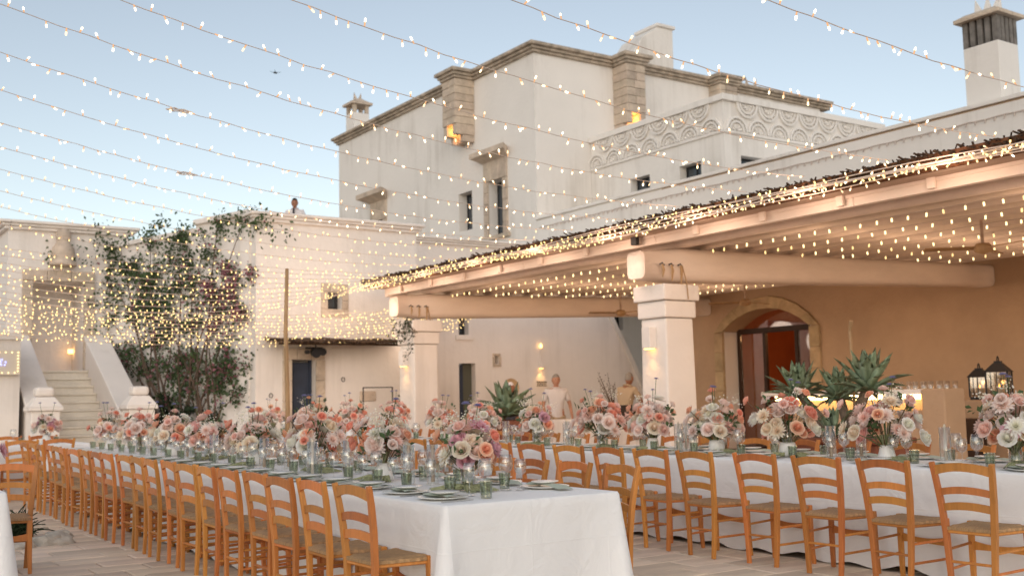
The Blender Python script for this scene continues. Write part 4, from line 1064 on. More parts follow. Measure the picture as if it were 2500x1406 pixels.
for k in range(34):
    q = Vector((rn_.gauss(0,.028),rn_.gauss(0,.028),rn_.gauss(.01,.03))); r = rn_.uniform(.004,.0085)
    sp_.add([q+Vector(d)*r for d in ((1,0,0),(-1,0,0),(0,1,0),(0,-1,0),(0,0,1),(0,0,-1))], [(0,2,4),(2,1,4),(1,3,4),(3,0,4),(2,0,5),(1,2,5),(3,1,5),(0,3,5)])
SPRAY = sp_.mesh('white_spray', PM['white'])
lm = MB()
for k in range(7):
    a = k*.9; b = Vector((.02*math.cos(a),.02*math.sin(a),.015*k-.05)); d = Vector((math.cos(a),math.sin(a),.5)).normalized(); s_ = Vector((-math.sin(a),math.cos(a),0)); L = rn_.uniform(.045,.075)
    lm.add([b, b+d*L*.5+s_*L*.28+Vector((0,0,.008)), b+d*L, b+d*L*.5-s_*L*.28+Vector((0,0,.008)), b+d*L*.5], [(0,1,4),(1,2,4),(2,3,4),(3,0,4)])
LEAFS = lm.mesh('leaf_sprig', M['bqleaf'])
vase_me = lathe_me('vase', [(0,0),(.062,0),(.072,.01),(.070,.03),(.052,.10),(.046,.125),(.043,.125),(.048,.10),(.060,.03),(0,.02)], 22, M['ceramic'])
vase2_me = lathe_me('vase_bowl', [(0,0),(.050,0),(.066,.02),(.075,.06),(.068,.105),(.060,.125),(.056,.125),(.066,.07),(0,.03)], 22, M['ceramic'])
vase3_me = lathe_me('vase_clear', [(0,0),(.045,0),(.048,.004),(.046,.14),(.043,.14),(.043,.008),(0,.008)], 18, M['glass'])
bd = MB()
for k in range(26):
    a = k*2.4; r = .034*math.sqrt(k/26); bd.tube([(r*math.cos(a),r*math.sin(a),.01),(r*.75*math.cos(a+.3),r*.75*math.sin(a+.3),.10),(r*1.5*math.cos(a+.6),r*1.5*math.sin(a+.6),.18)], .0055, 5)
STEMS = bd.mesh('stem_bundle', M['tassel'])
ts = MB(); rt = random.Random(8)
for k in range(46):
    a = rt.uniform(-.55,.55); L = rt.uniform(.10,.26); y0 = rt.uniform(-.03,.03)
    ts.tube([(.0,y0,.012+rt.uniform(0,.015)),(L*.5*math.cos(a),y0+L*.5*math.sin(a),.02+rt.uniform(-.005,.012)),(L*math.cos(a),y0+L*math.sin(a),.006)], [.008,.010,.003], 5)
TASSEL = ts.mesh('tassel_trail', M['tassel'])
PALS = [['pale','blush','pale','coral','peach','cream','white','pale'],['pale','pale','blush','dusty','white','peach','blush','cream'],['blush','peach','coral','pale','pale','cream','pale','white'],['white','cream','pale','blush','pale','peach','mag','white']]
def arrangement(x, y, seed, label, spread=.20, tall=.36, n=20, vase=0, far=False, z0=TZ):
    rn = random.Random(seed); t = thing('flower_arrangement', label, 'flowers', (x,y,z0), rn.uniform(0,6.28), 'flower arrangements along the tables')
    link('vase', [vase_me, vase2_me, vase3_me][vase], t)
    if vase == 2 or not far: o = link('stem_bundle', STEMS, t); o.scale = (1,1,1 if vase == 2 else .8); o.location = (0,0,0 if vase == 2 else .06)
    pal = PALS[seed % 4]
    n = int(n*1.75); sx, sy = rn.uniform(.85,1.3), rn.uniform(.85,1.3)
    for k in range(n):
        f = (k+.5)/n; az = k*2.399+rn.uniform(-.35,.35); el = math.acos(1-1.18*f)
        rr = spread*rn.uniform(.60,1.12); h = .14+tall*.20+math.cos(el)*tall*.52*rn.uniform(.6,1.25)
        p = Vector((math.sin(el)*rr*sx*math.cos(az), math.sin(el)*rr*sy*math.sin(az), h))
        tl = k % 6 == 0
        if tl: p.z += rn.uniform(.03,.13)*tall/.36; p.x *= 1.28; p.y *= 1.28
        d = Vector((p.x*1.2, p.y*1.2, .55*spread+max(0,h-.25)*.6)).normalized()
        c = rn.choice(pal); ki = rn.random()
        if ki < .66 or c not in DAH: me, nm_, s_ = ROSE[c], 'rose', rn.uniform(1.0,1.45)
        else: me, nm_, s_ = DAH[c], 'dahlia', rn.uniform(.95,1.3)
        if tl: me, nm_, s_ = ROSE[rn.choice(['coral','peach','pale','blush'])], 'rose', rn.uniform(.7,.9)
        o = link(nm_, me, t); o.location = p; o.scale = (s_,)*3
        o.rotation_euler = d.to_track_quat('Z','Y').to_euler()
        if tl or (not far and k % 2): MB().tube([(p.x*.08,p.y*.08,.10),(p.x*.55,p.y*.55,.10+(p.z-.1)*.6),p-d*.004], .0032 if not tl else .004, 5).build('stem', M['stem_brown'] if tl else M['stem'], t)
    for k in range(6 if far else 9):
        az = rn.uniform(0,6.28); r = spread*rn.uniform(.2,1.0); o = link('leaf_sprig', LEAFS, t); o.location = (r*math.cos(az), r*math.sin(az), .15+tall*rn.uniform(.1,.62)); o.rotation_euler = (rn.uniform(-.8,.8),rn.uniform(-.8,.8),rn.uniform(0,6)); s_ = rn.uniform(.8,1.3); o.scale = (s_,)*3
    for k in range(3 if far else 6):
        az = rn.uniform(0,6.28); r = spread*rn.uniform(.2,.9); o = link('blossom_spray', SPRAY, t); o['kind'] = 'stuff'; o.location = (r*math.cos(az), r*math.sin(az), .17+tall*rn.uniform(.3,.85)); o.rotation_euler = (rn.uniform(-1,1),rn.uniform(-1,1),0)
    for k in range(2):
        az = rn.uniform(0,6.28); r = spread*rn.uniform(.3,.9); p = Vector((r*math.cos(az), r*math.sin(az), .22+tall*rn.uniform(.8,1.05)))
        o = link('scabious', SCA, t); o.location = p; s_ = rn.uniform(.35,.5); o.scale = (s_,)*3
        MB().tube([(0,0,.12),(p.x*.6,p.y*.6,p.z*.65),p], .0028, 4).build('stem', M['stem'], t)
    if not far:
        for k in range(2):
            o = link('tassel_trail', TASSEL, t); o.rotation_euler = (0,0,rn.uniform(0,6.28)); o.location = (0,0,.002)
for i, y in enumerate((5.79,6.95,8.19,9.52,10.83,12.06,13.41,14.82)):
    arrangement(3.60, y+.08, [3,2,0,9,5,6,8,4][i], 'coral and pink flowers in %s, %s along the front table' % (['white vase','white bowl vase','clear vase'][(2,0,2,1,2,1,2,0)[i]], ORD[i]),
                (.175,.19,.21,.22,.23,.23,.24,.24)[i], (.34,.36,.42,.36,.38,.38,.40,.40)[i], 22 if i < 4 else 18, (2,0,2,1,2,1,2,0)[i], i > 4, z0=TZA)
for i, y in enumerate((4.32,5.38,6.38,7.23,8.11,8.92,10.1,11.25,12.3,13.56,15.0,16.6,18.1)):
    arrangement(7.12, y, [7,1,12,10,13,14,15,16,22,24,18,26,20][i], 'mixed pink and white flowers, %s from the near end of the rear table' % ORD[i],
                (.24,.24,.25,.22,.19,.24,.20,.21,.21,.22,.23,.24,.24)[i], (.48,.46,.48,.42,.46,.46,.40,.44,.44,.46,.46,.44,.42)[i], 24 if i < 6 else 18, (2,0,1,1,0,2)[i % 6], i > 6)
arrangement(3.25,17.3,31,'low pink flowers on the cross table nearest the front table',.2,.36,16,0,True)
arrangement(2.2,17.3,33,'dark pink flowers on the cross table towards the picture edge',.2,.38,16,1,True)
arrangement(1.02,8.35,23,'cream dahlias at the corner of the cut-off white table',.20,.34,18,0,False)
# candles in glass sleeves
hur_me = lathe_me('glass_sleeve', [(.040,0),(.042,.002),(.042,.27),(.040,.27),(.040,.003)], 20, M['glass'])
tw_ = MB(); n = 30
vsx = []
for i in range(n+1):
    for j in range(8):
        q = 2*math.pi*j/8+i*.45; r = .0125*(1+.22*math.cos(4*(q-i*.45)+0))
        vsx.append((r*math.cos(q), r*math.sin(q), .012+.255*i/n))
tw_.add(vsx, [(i*8+j,i*8+(j+1)%8,(i+1)*8+(j+1)%8,(i+1)*8+j) for i in range(n) for j in range(8)]+[tuple(n*8+j for j in range(8))])
twist_me = tw_.mesh('twisted_candle', M['candle_b'], True)
taper_me = lathe_me('taper_candle', [(.0125,.01),(.0095,.28),(.004,.292),(0,.293)], 12, M['candle'])
dish_me = lathe_me('candle_dish', [(0,0),(.045,0),(.05,.006),(.016,.008),(.016,.02),(0,.02)], 18, M['ceramic'])
def candle(x, y, kind, label):
    t = thing('candle', label, 'candle', (x,y,TZA if x < 5 else TZ)); link('dish', dish_me, t); link('candle_stick', twist_me if kind else taper_me, t); link('glass_sleeve', hur_me, t)
for i, (x, y, k) in enumerate(((3.66,6.42,1),(3.52,6.50,1),(3.60,7.62,0),(3.35,7.72,0),(3.62,8.85,1),(3.45,8.98,1),(3.60,10.2,0),(3.45,10.3,0),(3.55,11.45,1),(3.55,12.8,0))):
    candle(x, y, k, '%s candle in a glass sleeve, %s from the near end of the front table' % (['cream taper','sand twisted'][k], ORD[i]))
for i, (x, y, k) in enumerate(((7.05,5.86,1),(7.25,5.72,1),(7.05,7.66,0),(7.22,7.74,0),(7.10,7.52,0),(7.1,9.5,0),(7.1,10.7,1),(7.1,4.85,0))):
    candle(x, y, k, '%s candle in a glass sleeve, %s of those on the rear table' % (['cream taper','sand twisted'][k], ORD[i]))

# ------------------------------------------------------------------ fairy-light strings across the courtyard
led = led_mesh(M['led_body'], M['led']); leds = [led, led, led_mesh(M['led_body'], M['led_b']), led_mesh(M['led_body'], M['led_c'])]
rl = random.Random(17)
def led_rot(rn):
    return rn.choice([0,0,0,.35,-.35,.9,-.9,2.6,3.1,-2.7,3.4,1.5])+rn.uniform(-.25,.25)
def light_string(y, xs, zf, label, near=True, sp=.135, yf=None, rad=.0036):
    f = thing('fairy_lights', label, 'string lights', (0,0,0), group='fairy-light strings over the courtyard')
    yf = yf or (lambda x: y)
    n = int((xs[1]-xs[0])/.22); pts = []
    for k in range(n+1):
        x = xs[0]+(xs[1]-xs[0])*k/n; pts.append((x, yf(x)+rl.uniform(-.006,.006), zf(x)+rl.uniform(-.007,.007)))
    MB().tube(pts, rad, 5).build('cable', M['cable_dark'] if near else M['cable'], f)
    x = xs[0]+rl.uniform(0,.1); rest_ = MB()
    while x < xs[1]:
        a, b = led_rot(rl), rl.uniform(-.5,.5)
        p = (x, yf(x), zf(x))
        if near and x > .4:
            o = link('bulb', rl.choice(leds), f); o.location = p; o.rotation_euler = (b, a, 0); s_ = rl.uniform(.9,1.15); o.scale = (s_,)*3
        else:
            rot = Euler((b,a,0)).to_matrix(); q = Vector(p)
            rest_.tube([q, q+rot@Vector((0,0,-.030))], .0062, 5, mi=0); rest_.tube([q+rot@Vector((0,0,-.030)), q+rot@Vector((0,0,-.054))], .0088, 5, mi=1)
        x += sp*rl.uniform(.7,1.3)
    if rest_.v: o = rest_.build('far_bulbs', [M['led_body'], M['led_far']], f); o['kind'] = 'stuff'
    return f
YS = [4.74,5.89,7.10,8.26,9.18,10.38,11.46,12.72,13.74,14.99,16.14,17.44,18.75]
for i, y in enumerate(YS):
    c = rl.uniform(-.05,.05)
    light_string(y, (-4.0, 9.72), (lambda x, c=c: 3.73+.0155*(x-8.4)**2+c*.5), 'warm fairy-light string crossing to the eave, %s counted from the camera' % ORD[i], near=i < 9)
    if i in (5, 7):                                    # bundled spare cable tied to two of the strings
        x = (3.10, 3.9)[i == 7]; z = 3.73+.0155*(x-8.4)**2
        mb = MB()
        for k in range(4): mb.tube([(x-.13,y,z-.005),(x-.05,y+rl.uniform(-.03,.03),z-rl.uniform(-.02,.03)),(x+.05,y+rl.uniform(-.03,.03),z-rl.uniform(-.02,.03)),(x+.13,y,z-.005)], .0055, 5)
        mb.tube([(x,y,z-.03),(x+.01,y,z-.06)], .009, 5, mi=1); mb.tube([(x+.05,y,z-.02),(x+.06,y,z-.05)], .009, 5, mi=1)
        tag(mb.build('cable_bundle', [M['cable'], M['led']]), ['bundle of spare cable tied to the upper fairy-light string','bundle of spare cable tied to the lower fairy-light string'][i == 7], 'cable')
for i in range(9):                                     # fan of strings gathered at the far end of the eave
    y = 17.9+.19*i; sg = .10+.10*i
    zf = (lambda x, sg=sg: 3.60-sg*(1-((x-4.6)/5.1)**2)+.004*(x-9.7)**2)
    light_string(y, (-2.2, 9.7), zf, 'sagging fairy-light string gathered at the eave end, %s in depth' % ORD[i], near=False, sp=.118, rad=.004)
for i in range(10):                                    # lowest strings, running on behind the corner pillar to the side house
    y = 19.55+.085*i; zm = 2.92-.058*i
    zf = (lambda x, zm=zm: zm+.0115*(x-6.3)**2)
    light_string(y, (-1.6, 13.4-.12*i), zf, 'lowest fairy-light string passing behind the corner pillar, %s in depth' % ORD[i], near=False, sp=.118, rad=.004, yf=lambda x, y=y: y+max(0,x-11.0)*.2)
for i in range(7):                                     # bundle running along the eave edge
    ph = rl.uniform(0,6); dz = rl.uniform(-.03,.10)
    zf = None
    f = thing('eave_lights', 'fairy-light strand twisted along the portico eave, %s of the bundle' % ORD[i], 'string lights', group='strands along the eave')
    pts = []; n = 110
    pf = lambda y: Vector((9.66+.04*math.sin(y*1.1+ph)-.01*i, y, 3.555+dz*.8+.045*math.sin(y*.8+ph*2)))
    y0, y1 = 4.2+.0*i, (19.9,19.8,17.5,15.5,19.0,16.5,19.9)[i]
    MB().tube([pf(y0+(y1-y0)*k/n) for k in range(n+1)], .007, 4).build('cable', M['cable'], f)
    y = y0; rest_ = MB()
    while y < y1:
        p = pf(y); rot = Euler((rl.uniform(-.9,.9), led_rot(rl), 0)).to_matrix()
        if y < 12 and i < 4:
            o = link('bulb', rl.choice(leds), f); o.location = p; o.rotation_euler = rot.to_euler()
        else:
            rest_.tube([p, p+rot@Vector((0,0,-.030))], .0062, 5, mi=0); rest_.tube([p+rot@Vector((0,0,-.030)), p+rot@Vector((0,0,-.054))], .0088, 5, mi=1)
        y += .16*rl.uniform(.7,1.3)
    if rest_.v: o = rest_.build('far_bulbs', [M['led_body'], M['led_far']], f); o['kind'] = 'stuff'
for k in range(9):                                     # light the strands throw on the eave and fascia
    ld = bpy.data.lights.new('eave_glow','POINT'); ld.energy = 15.0; ld.color = (1.,.68,.50); ld.shadow_soft_size = .25
    lo = bpy.data.objects.new('eave_glow', ld); COL.objects.link(lo); lo.location = (9.45, 4.6+1.8*k, 3.44); lo.parent = f
for x, y, z in ((4.0,18.6,2.9),(7.0,18.6,2.9),(9.0,19.3,3.0),(11.2,20.3,2.55),(13.4,20.2,2.7),(15.2,20.0,2.8),(5.5,17.0,3.5)):   # fill lamps added around the low far strings to brighten the far walls
    ld = bpy.data.lights.new('string_fill','POINT'); ld.energy = 9.0; ld.color = (1.,.80,.64); ld.shadow_soft_size = .4
    lo = bpy.data.objects.new('string_fill', ld); COL.objects.link(lo); lo.location = (x,y,z); lo.parent = f
# bamboo mast carrying the far strings
pl_ = MB().tube([(6.55,16.1,0),(6.56,16.08,1.2),(6.53,16.1,2.4),(6.55,16.1,3.40)], [.040,.036,.033,.028], 8).build('bamboo_mast', M['bamboo'], smooth=True); tag(pl_, 'slim bamboo mast rising from the rear table towards the strings', 'pole')

# ------------------------------------------------------------------ climbing bougainvillea, shrubs
def leaf_quad(mb, p, s, rn, mi=0):
    d = Vector((rn.gauss(0,1),rn.gauss(0,1)-.6,rn.gauss(0,.8))).normalized(); a = d.orthogonal().normalized()
    a = Matrix.Rotation(rn.uniform(0,6.28),3,d)@a; b = d.cross(a)
    mb.add([p-a*s*.5, p+b*s*.30+d*s*.08, p+a*s*.55, p-b*s*.30+d*s*.08], [(0,1,2),(0,2,3)], mi)
CL = [(0,5.89,5.38,.25,.14,.9,0),(0,6.03,5.01,.29,.25,1,0),(0,5.09,4.69,.29,.16,1,0),(0,5.4,4.68,.33,.14,.8,0),(0,5.81,4.71,.29,.1,.5,0),(0,6.05,4.12,.27,.44,.8,0),(0,5.97,3.64,.22,.29,.5,0),
      (1,.52,4.96,.59,.17,.9,0),(1,.3,4.1,.5,.6,.7,.05),(1,.25,3.2,.45,.5,.5,.05),(0,6.1,3.1,.25,.35,.5,0),(1,1.78,4.92,.55,.32,1.2,0),(1,.88,4.45,1.02,.43,1,0),(1,2.2,4.05,1.28,.64,1.1,.1),(1,1.57,3.5,1.48,.55,.9,.1),(1,2.81,4.72,.74,.42,1.1,.02),(1,4.28,5.05,.85,.23,1.2,.02),(1,5.11,4.92,.61,.17,1,.02),
      (1,3.71,4.41,.88,.49,.8,.08),(1,3.43,3.77,.89,.53,.8,.2),(1,4.58,3.77,.77,.52,.7,1.8),(1,5.0,3.14,.5,.5,.7,1.6),(1,4.02,2.99,1.15,.35,.9,.4),(1,2.69,2.89,1.69,.32,1,.15),(1,1.28,2.18,.91,.44,1.2,.1),(1,3.01,2.03,1.43,.5,1.3,.15),
      (1,4.6,2.07,.8,.55,1.2,.25),(1,5.1,1.47,.3,.36,1,.2),(1,2.72,1.51,.92,.3,.9,.1),(1,4.04,1.62,.99,.34,.9,.15),(1,.59,2.49,.52,.29,.6,.1),(2,8.05,4.72,.33,.12,1.0,0)]
vn = thing('bougainvillea', 'large bougainvillea climbing the oblique white wall beside the stairs', 'climbing plant', CW, CWA)
inv = (Matrix.Translation(CW)@Matrix.Rotation(CWA,4,'Z')).inverted()
rv = random.Random(41); lf = MB(); br = MB(); tips = []
def on_wall(k, u, z, off):
    if k == 1: return Vector((u, -off, z))
    return inv@(Vector((u, 25.95-off, z)) if k == 0 else Vector((u, 20.52-off, z)))
for (k_, u, z, a, b, dn, pk) in CL:
    nl = int(a*b*1000*dn)
    sub = [(rv.gauss(0,.45)*a, rv.gauss(0,.45)*b) for _ in range(max(4,int(nl/30)))]
    for k in range(nl):
        cu, cz = rv.choice(sub); leaf_quad(lf, on_wall(k_, u+cu+rv.gauss(0,.15), z+cz+rv.gauss(0,.11), .03+abs(rv.gauss(0,.08))), rv.uniform(.05,.115), rv)
    for k in range(int(nl*pk)):
        cu, cz = rv.choice(sub); leaf_quad(br, on_wall(k_, u+cu+rv.gauss(0,.10), z+cz+rv.gauss(0,.09), .05+abs(rv.gauss(0,.10))), rv.uniform(.05,.10), rv)
    if k_ == 1: tips.append(on_wall(k_, u, z, .08))
o = lf.build('leaves', M['leaf'], vn); o['kind'] = 'stuff'
o = br.build('bracts', M['bract'], vn); o['kind'] = 'stuff'
for k, tp in enumerate(tips):
    base = Vector(((2.6,3.3,4.2)[k%3], -.12, 0)); m1 = base.lerp(tp,.4)+Vector((rv.uniform(-.3,.3),-.04,.1)); m2 = base.lerp(tp,.75)+Vector((rv.uniform(-.2,.2),-.04,.1))
    MB().tube([base, m1, m2, tp], [.032,.022,.014,.006], 6).build('branch', M['bark'], vn, smooth=True)
def shrub(x, y, rx, rz_, n, label, seed, m='leaf2'):
    rn = random.Random(seed); t = thing('shrub', label, 'shrub', (x,y,0)); mb = MB()
    sub = [Vector((rn.gauss(0,.5)*rx, rn.gauss(0,.4)*rx, rz_*(.35+.6*rn.random()))) for _ in range(40)]
    for k in range(n):
        c = rn.choice(sub); leaf_quad(mb, c+Vector((rn.gauss(0,.08),rn.gauss(0,.08),rn.gauss(0,.08))), rn.uniform(.06,.12), rn)
    o = mb.build('leaves', M[m], t); o['kind'] = 'stuff'
    for k in range(5): 
        c = rn.choice(sub); MB().tube([(0,0,0),c*.5+Vector((.02,0,.1)),c], [.02,.012,.005], 5).build('stem', M['bark'], t)
shrub(7.05,23.6,.42,1.45,1500,'rounded dark shrub beside the stair post under the climber',51)
shrub(7.55,22.3,.55,1.35,1700,'broad dark shrub in front of the climbing wall',52)
shrub(8.6,19.6,.30,1.2,700,'loose shrub near the navy door behind the flowers',53)
shrub(10.75,19.9,.35,1.35,900,'dark shrub against the wall by the metal frame',54)
# thin creeper on the corner pillar
cr = thing('creeper', 'thin creeper straggling over the corner pillar capital', 'climbing plant', (10.08,18.5,2.75))
for k in range(6):
    pts = [(0,0,.05)]
    for i in range(6): pts.append((pts[-1][0]+rv.uniform(-.02,.02), pts[-1][1]+rv.uniform(-.16,.16) if k % 2 else pts[-1][1]+rv.uniform(-.04,.22), pts[-1][2]+rv.uniform(-.20,.06)))
    pts = [(p[0]-.04, p[1], p[2]) for p in pts]
    MB().tube(pts, .006, 4).build('stem', M['bark'], cr)
    mb = MB()
    for p in pts:
        for j in range(7): leaf_quad(mb, Vector(p)+Vector((rv.gauss(0,.04)-.03,rv.gauss(0,.05),rv.gauss(0,.05))), rv.uniform(.03,.06), rv)
    o = mb.build('leaves', M['leaf2'], cr); o['kind'] = 'stuff'
# spiky plant with pale rocks in the paving behind the single chair
sk = thing('spiky_plant', 'dark spiky ground plant behind the single chair', 'plant', (1.98,11.7,0))
spl = MB(); vs = []
for i in range(6):
    t_ = i/5; w = .028*(1-t_**1.6)+.001; vs += [(.5*t_,-w,.22*t_-.30*t_*t_+.02),(.5*t_,0,.22*t_-.30*t_*t_),(.5*t_,w,.22*t_-.30*t_*t_+.02)]
spl.add(vs, [(i*3+j,(i+1)*3+j,(i+1)*3+j+1,i*3+j+1) for i in range(5) for j in range(2)]); spl_me = spl.mesh('blade', M['leaf2'], True)
for k in range(70):
    o = link('leaf', spl_me, sk); f = k/70; o.rotation_euler = Euler((0,-R(88-75*f),k*2.399)); s_ = rv.uniform(.4,.7); o.scale = (s_,)*3; o.location = (rv.gauss(0,.05),rv.gauss(0,.05),0)
def rock(x, y, s, label, seed):
    rn = random.Random(seed); bm = bmesh.new(); bmesh.ops.create_icosphere(bm, subdivisions=3, radius=1)
    from mathutils import noise
    for v in bm.verts:
        k = 1+.35*noise.noise(v.co*1.3+Vector((seed,0,0)))+.12*noise.noise(v.co*3.7); v.co = Vector((v.co.x*s*1.25*k, v.co.y*s*.9*k, max(-.1,v.co.z)*s*.62*k))
    me = bpy.data.meshes.new('rock'); bm.to_mesh(me); bm.free(); me.materials.append(M['rock']); o = link('rock', me); o.location = (x,y,0); tag(o, label, 'rock')
rock(2.15,11.05,.17,'pale rounded limestone beside the spiky plant',3)
rock(1.78,10.95,.15,'pale limestone behind the single chair legs',8)
rock(2.28,11.5,.12,'small pale limestone on the row side of the spiky plant',5)

# ------------------------------------------------------------------ wall sconce by the men, small vase of branches
sn = thing('wall_sconce', 'small wall sconce glowing over a wire rack on the white wall', 'lamp', (15.66,Y3-.01,2.0))
MB().box(-.06,.06,-.10,0,.0,.15).build('housing', M['lime2'], sn, bevel=.008); MB().box(-.045,.045,-.085,-.015,-.012,-.002).build('lens', M['sconce'], sn)
MB().box(-.012,.012,-.03,0,.16,.50).build('stem', M['lime2'], sn); MB().lathe([(0,.5),(.03,.52),(.035,.55),(.02,.60),(0,.62)],10,0,-.05).build('small_bulb', M['sconce'], sn)
rk = MB()
for k in range(6): rk.tube([(-.13+.05*k,-.05,-.42),(-.13+.05*k,-.07,-.36),(-.11+.05*k,-.05,-.33)], .009, 5)
rk.tube([(-.16,-.05,-.34),(.16,-.05,-.34)], .010, 5); rk.tube([(-.16,-.05,-.44),(.16,-.05,-.44)], .008, 5); rk.build('wire_rack', M['black'], sn)
sd = bpy.data.lights.new('sconce_light','SPOT'); sd.energy = 5; sd.color = (1.,.52,.16); sd.spot_size = R(105); sd.spot_blend = .7; sd.shadow_soft_size = .04
so = bpy.data.objects.new('sconce_light', sd); COL.objects.link(so); so.parent = sn; so.location = (0,-.06,-.04); so.rotation_euler = (R(-12),0,0)
tr_ = thing('branch_vase', 'bare berried branches standing on the serving counter', 'branches', (13.05,15.95,.862))
MB().lathe([(0,0),(.07,0),(.09,.06),(.05,.16),(.04,.2),(0,.2)],12).build('vase', M['ceramic'], tr_, smooth=True)
for k in range(9):
    a = k*2.4; e = Vector((-.10*(k%4)-.05+.1*math.cos(a), .12*math.sin(a), rv.uniform(.55,.95)))
    MB().tube([(0,0,.15),e*.5+Vector((0,0,.08)),e], [.010,.007,.003], 5).build('branch', M['stem_brown'], tr_)
    mb = MB()
    for j in range(6):
        q = e*(.6+.07*j)+Vector((rv.gauss(0,.03),rv.gauss(0,.03),rv.gauss(0,.03))); r_ = .013
        mb.add([q+Vector(d)*r_ for d in ((1,0,0),(-1,0,0),(0,1,0),(0,-1,0),(0,0,1),(0,0,-1))], [(0,2,4),(2,1,4),(1,3,4),(3,0,4),(2,0,5),(1,2,5),(3,1,5),(0,3,5)])
    o = mb.build('berries', M['stem_brown'], tr_); o['kind'] = 'stuff'

# ------------------------------------------------------------------ people
def skin_body(name, joints, edges, m, parent=None, root=0, sub=2):
    me = bpy.data.meshes.new(name); me.from_pydata([j[:3] for j in joints], edges, []); me.materials.append(m)
    o = link(name, me, parent)
    sm = o.modifiers.new('skin','SKIN'); sm.use_smooth_shade = True
    for i, j in enumerate(joints):
        d = me.skin_vertices[0].data[i]; r = j[3]; d.radius = (r, j[4] if len(j) > 4 else r); d.use_root = (i == root)
    ss = o.modifiers.new('sub','SUBSURF'); ss.levels = sub; ss.render_levels = sub
    return o
def chain(J, E, start, pts):
    p = start
    for q in pts: J.append(q); E.append((p, len(J)-1)); p = len(J)-1
    return p
def hand(J, E, wrist, pos, down, side):
    """palm and five short fingers hanging from the wrist"""
    d = Vector(down).normalized(); s_ = Vector(side).normalized(); p = Vector(pos)
    J.append((*(p+d*.05), .028, .016)); palm = len(J)-1; E.append((wrist, palm))
    for k, L in enumerate((.062,.072,.068,.052)):
        a = p+d*.09+s_*(.026-.0175*k); chain(J, E, palm, [(*a, .010), (*(a+d*L*.55+s_.cross(d)*.008), .009), (*(a+d*L+s_.cross(d)*.022), .007)])
    a = p+d*.04+s_*.034; chain(J, E, palm, [(*a, .011), (*(a+d*.035+s_*.012), .009)])
def head(parent, loc, rz, pitch, skin, hair=None, hat=None, s=1.0):
    bm = bmesh.new(); bmesh.ops.create_uvsphere(bm, u_segments=20, v_segments=16, radius=1)
    for v in bm.verts:
        x, y, z = v.co; k = 1
        q = math.sqrt(max(1e-6,1-z*z)); g_ = (max(0,1-abs(z)**2.7)**.5)/q if q > .02 else 1.0
        jaw = 1-.20*max(0,-z-.15)
        nx_, ny_, nz = x*g_*.072*jaw, y*g_*.090*(1-.10*max(0,-z-.2)), z*.116
        if y < -.3 and abs(x) < .28 and -.32 < z < .12: ny_ -= .016*(1-abs(x)/.28)*(1-abs(z+.18)/.32)      # nose
        if y < -.5 and abs(abs(x)-.38) < .2 and .0 < z < .22: ny_ += .008                                    # eye sockets
        if y < -.3 and z < -.72: ny_ -= .010                                                                  # chin
        if abs(x) > .90 and abs(z) < .32 and abs(y) < .35: nx_ *= 1.14                                        # ears
        v.co = (nx_*s, ny_*s, nz*s)
    me = bpy.data.meshes.new('head'); bm.to_mesh(me); bm.free(); me.materials.append(skin)
    for p in me.polygons: p.use_smooth = True
    o = link('head', me, parent); o.location = loc; o.rotation_euler = (pitch,0,rz)
    for a in (-1,1): MB().lathe([(0,-.008),(.008,-.003),(.008,.003),(0,.008)],8,a*.029*s,-.083*s).build('eye', M['hair'], o, loc=(0,0,.012))
    MB().box(-.022,.022,-.086,-.080,-.058,-.052).build('mouth', M['bract'], o)
    if hair:
        hb = MB(); n = 16; vs = []; fs = []
        for i in range(6):
            th_ = R(3+100*i/5) 
            for j in range(n):
                a = 2*math.pi*j/n; lim = 1.0 if math.sin(a) > -.2 else .62
                t_ = th_*lim; vs.append((.077*s*math.sin(t_)**.85*math.cos(a), .097*s*math.sin(t_)**.85*math.sin(a)+.002, .122*s*math.cos(t_)))
        for i in range(5):
            for j in range(n): fs.append((i*n+j,(i+1)*n+j,(i+1)*n+(j+1)%n,i*n+(j+1)%n))
        fs.append(tuple(range(n))); hb.add(vs, fs).build('hair', hair, o, smooth=True)
    return o
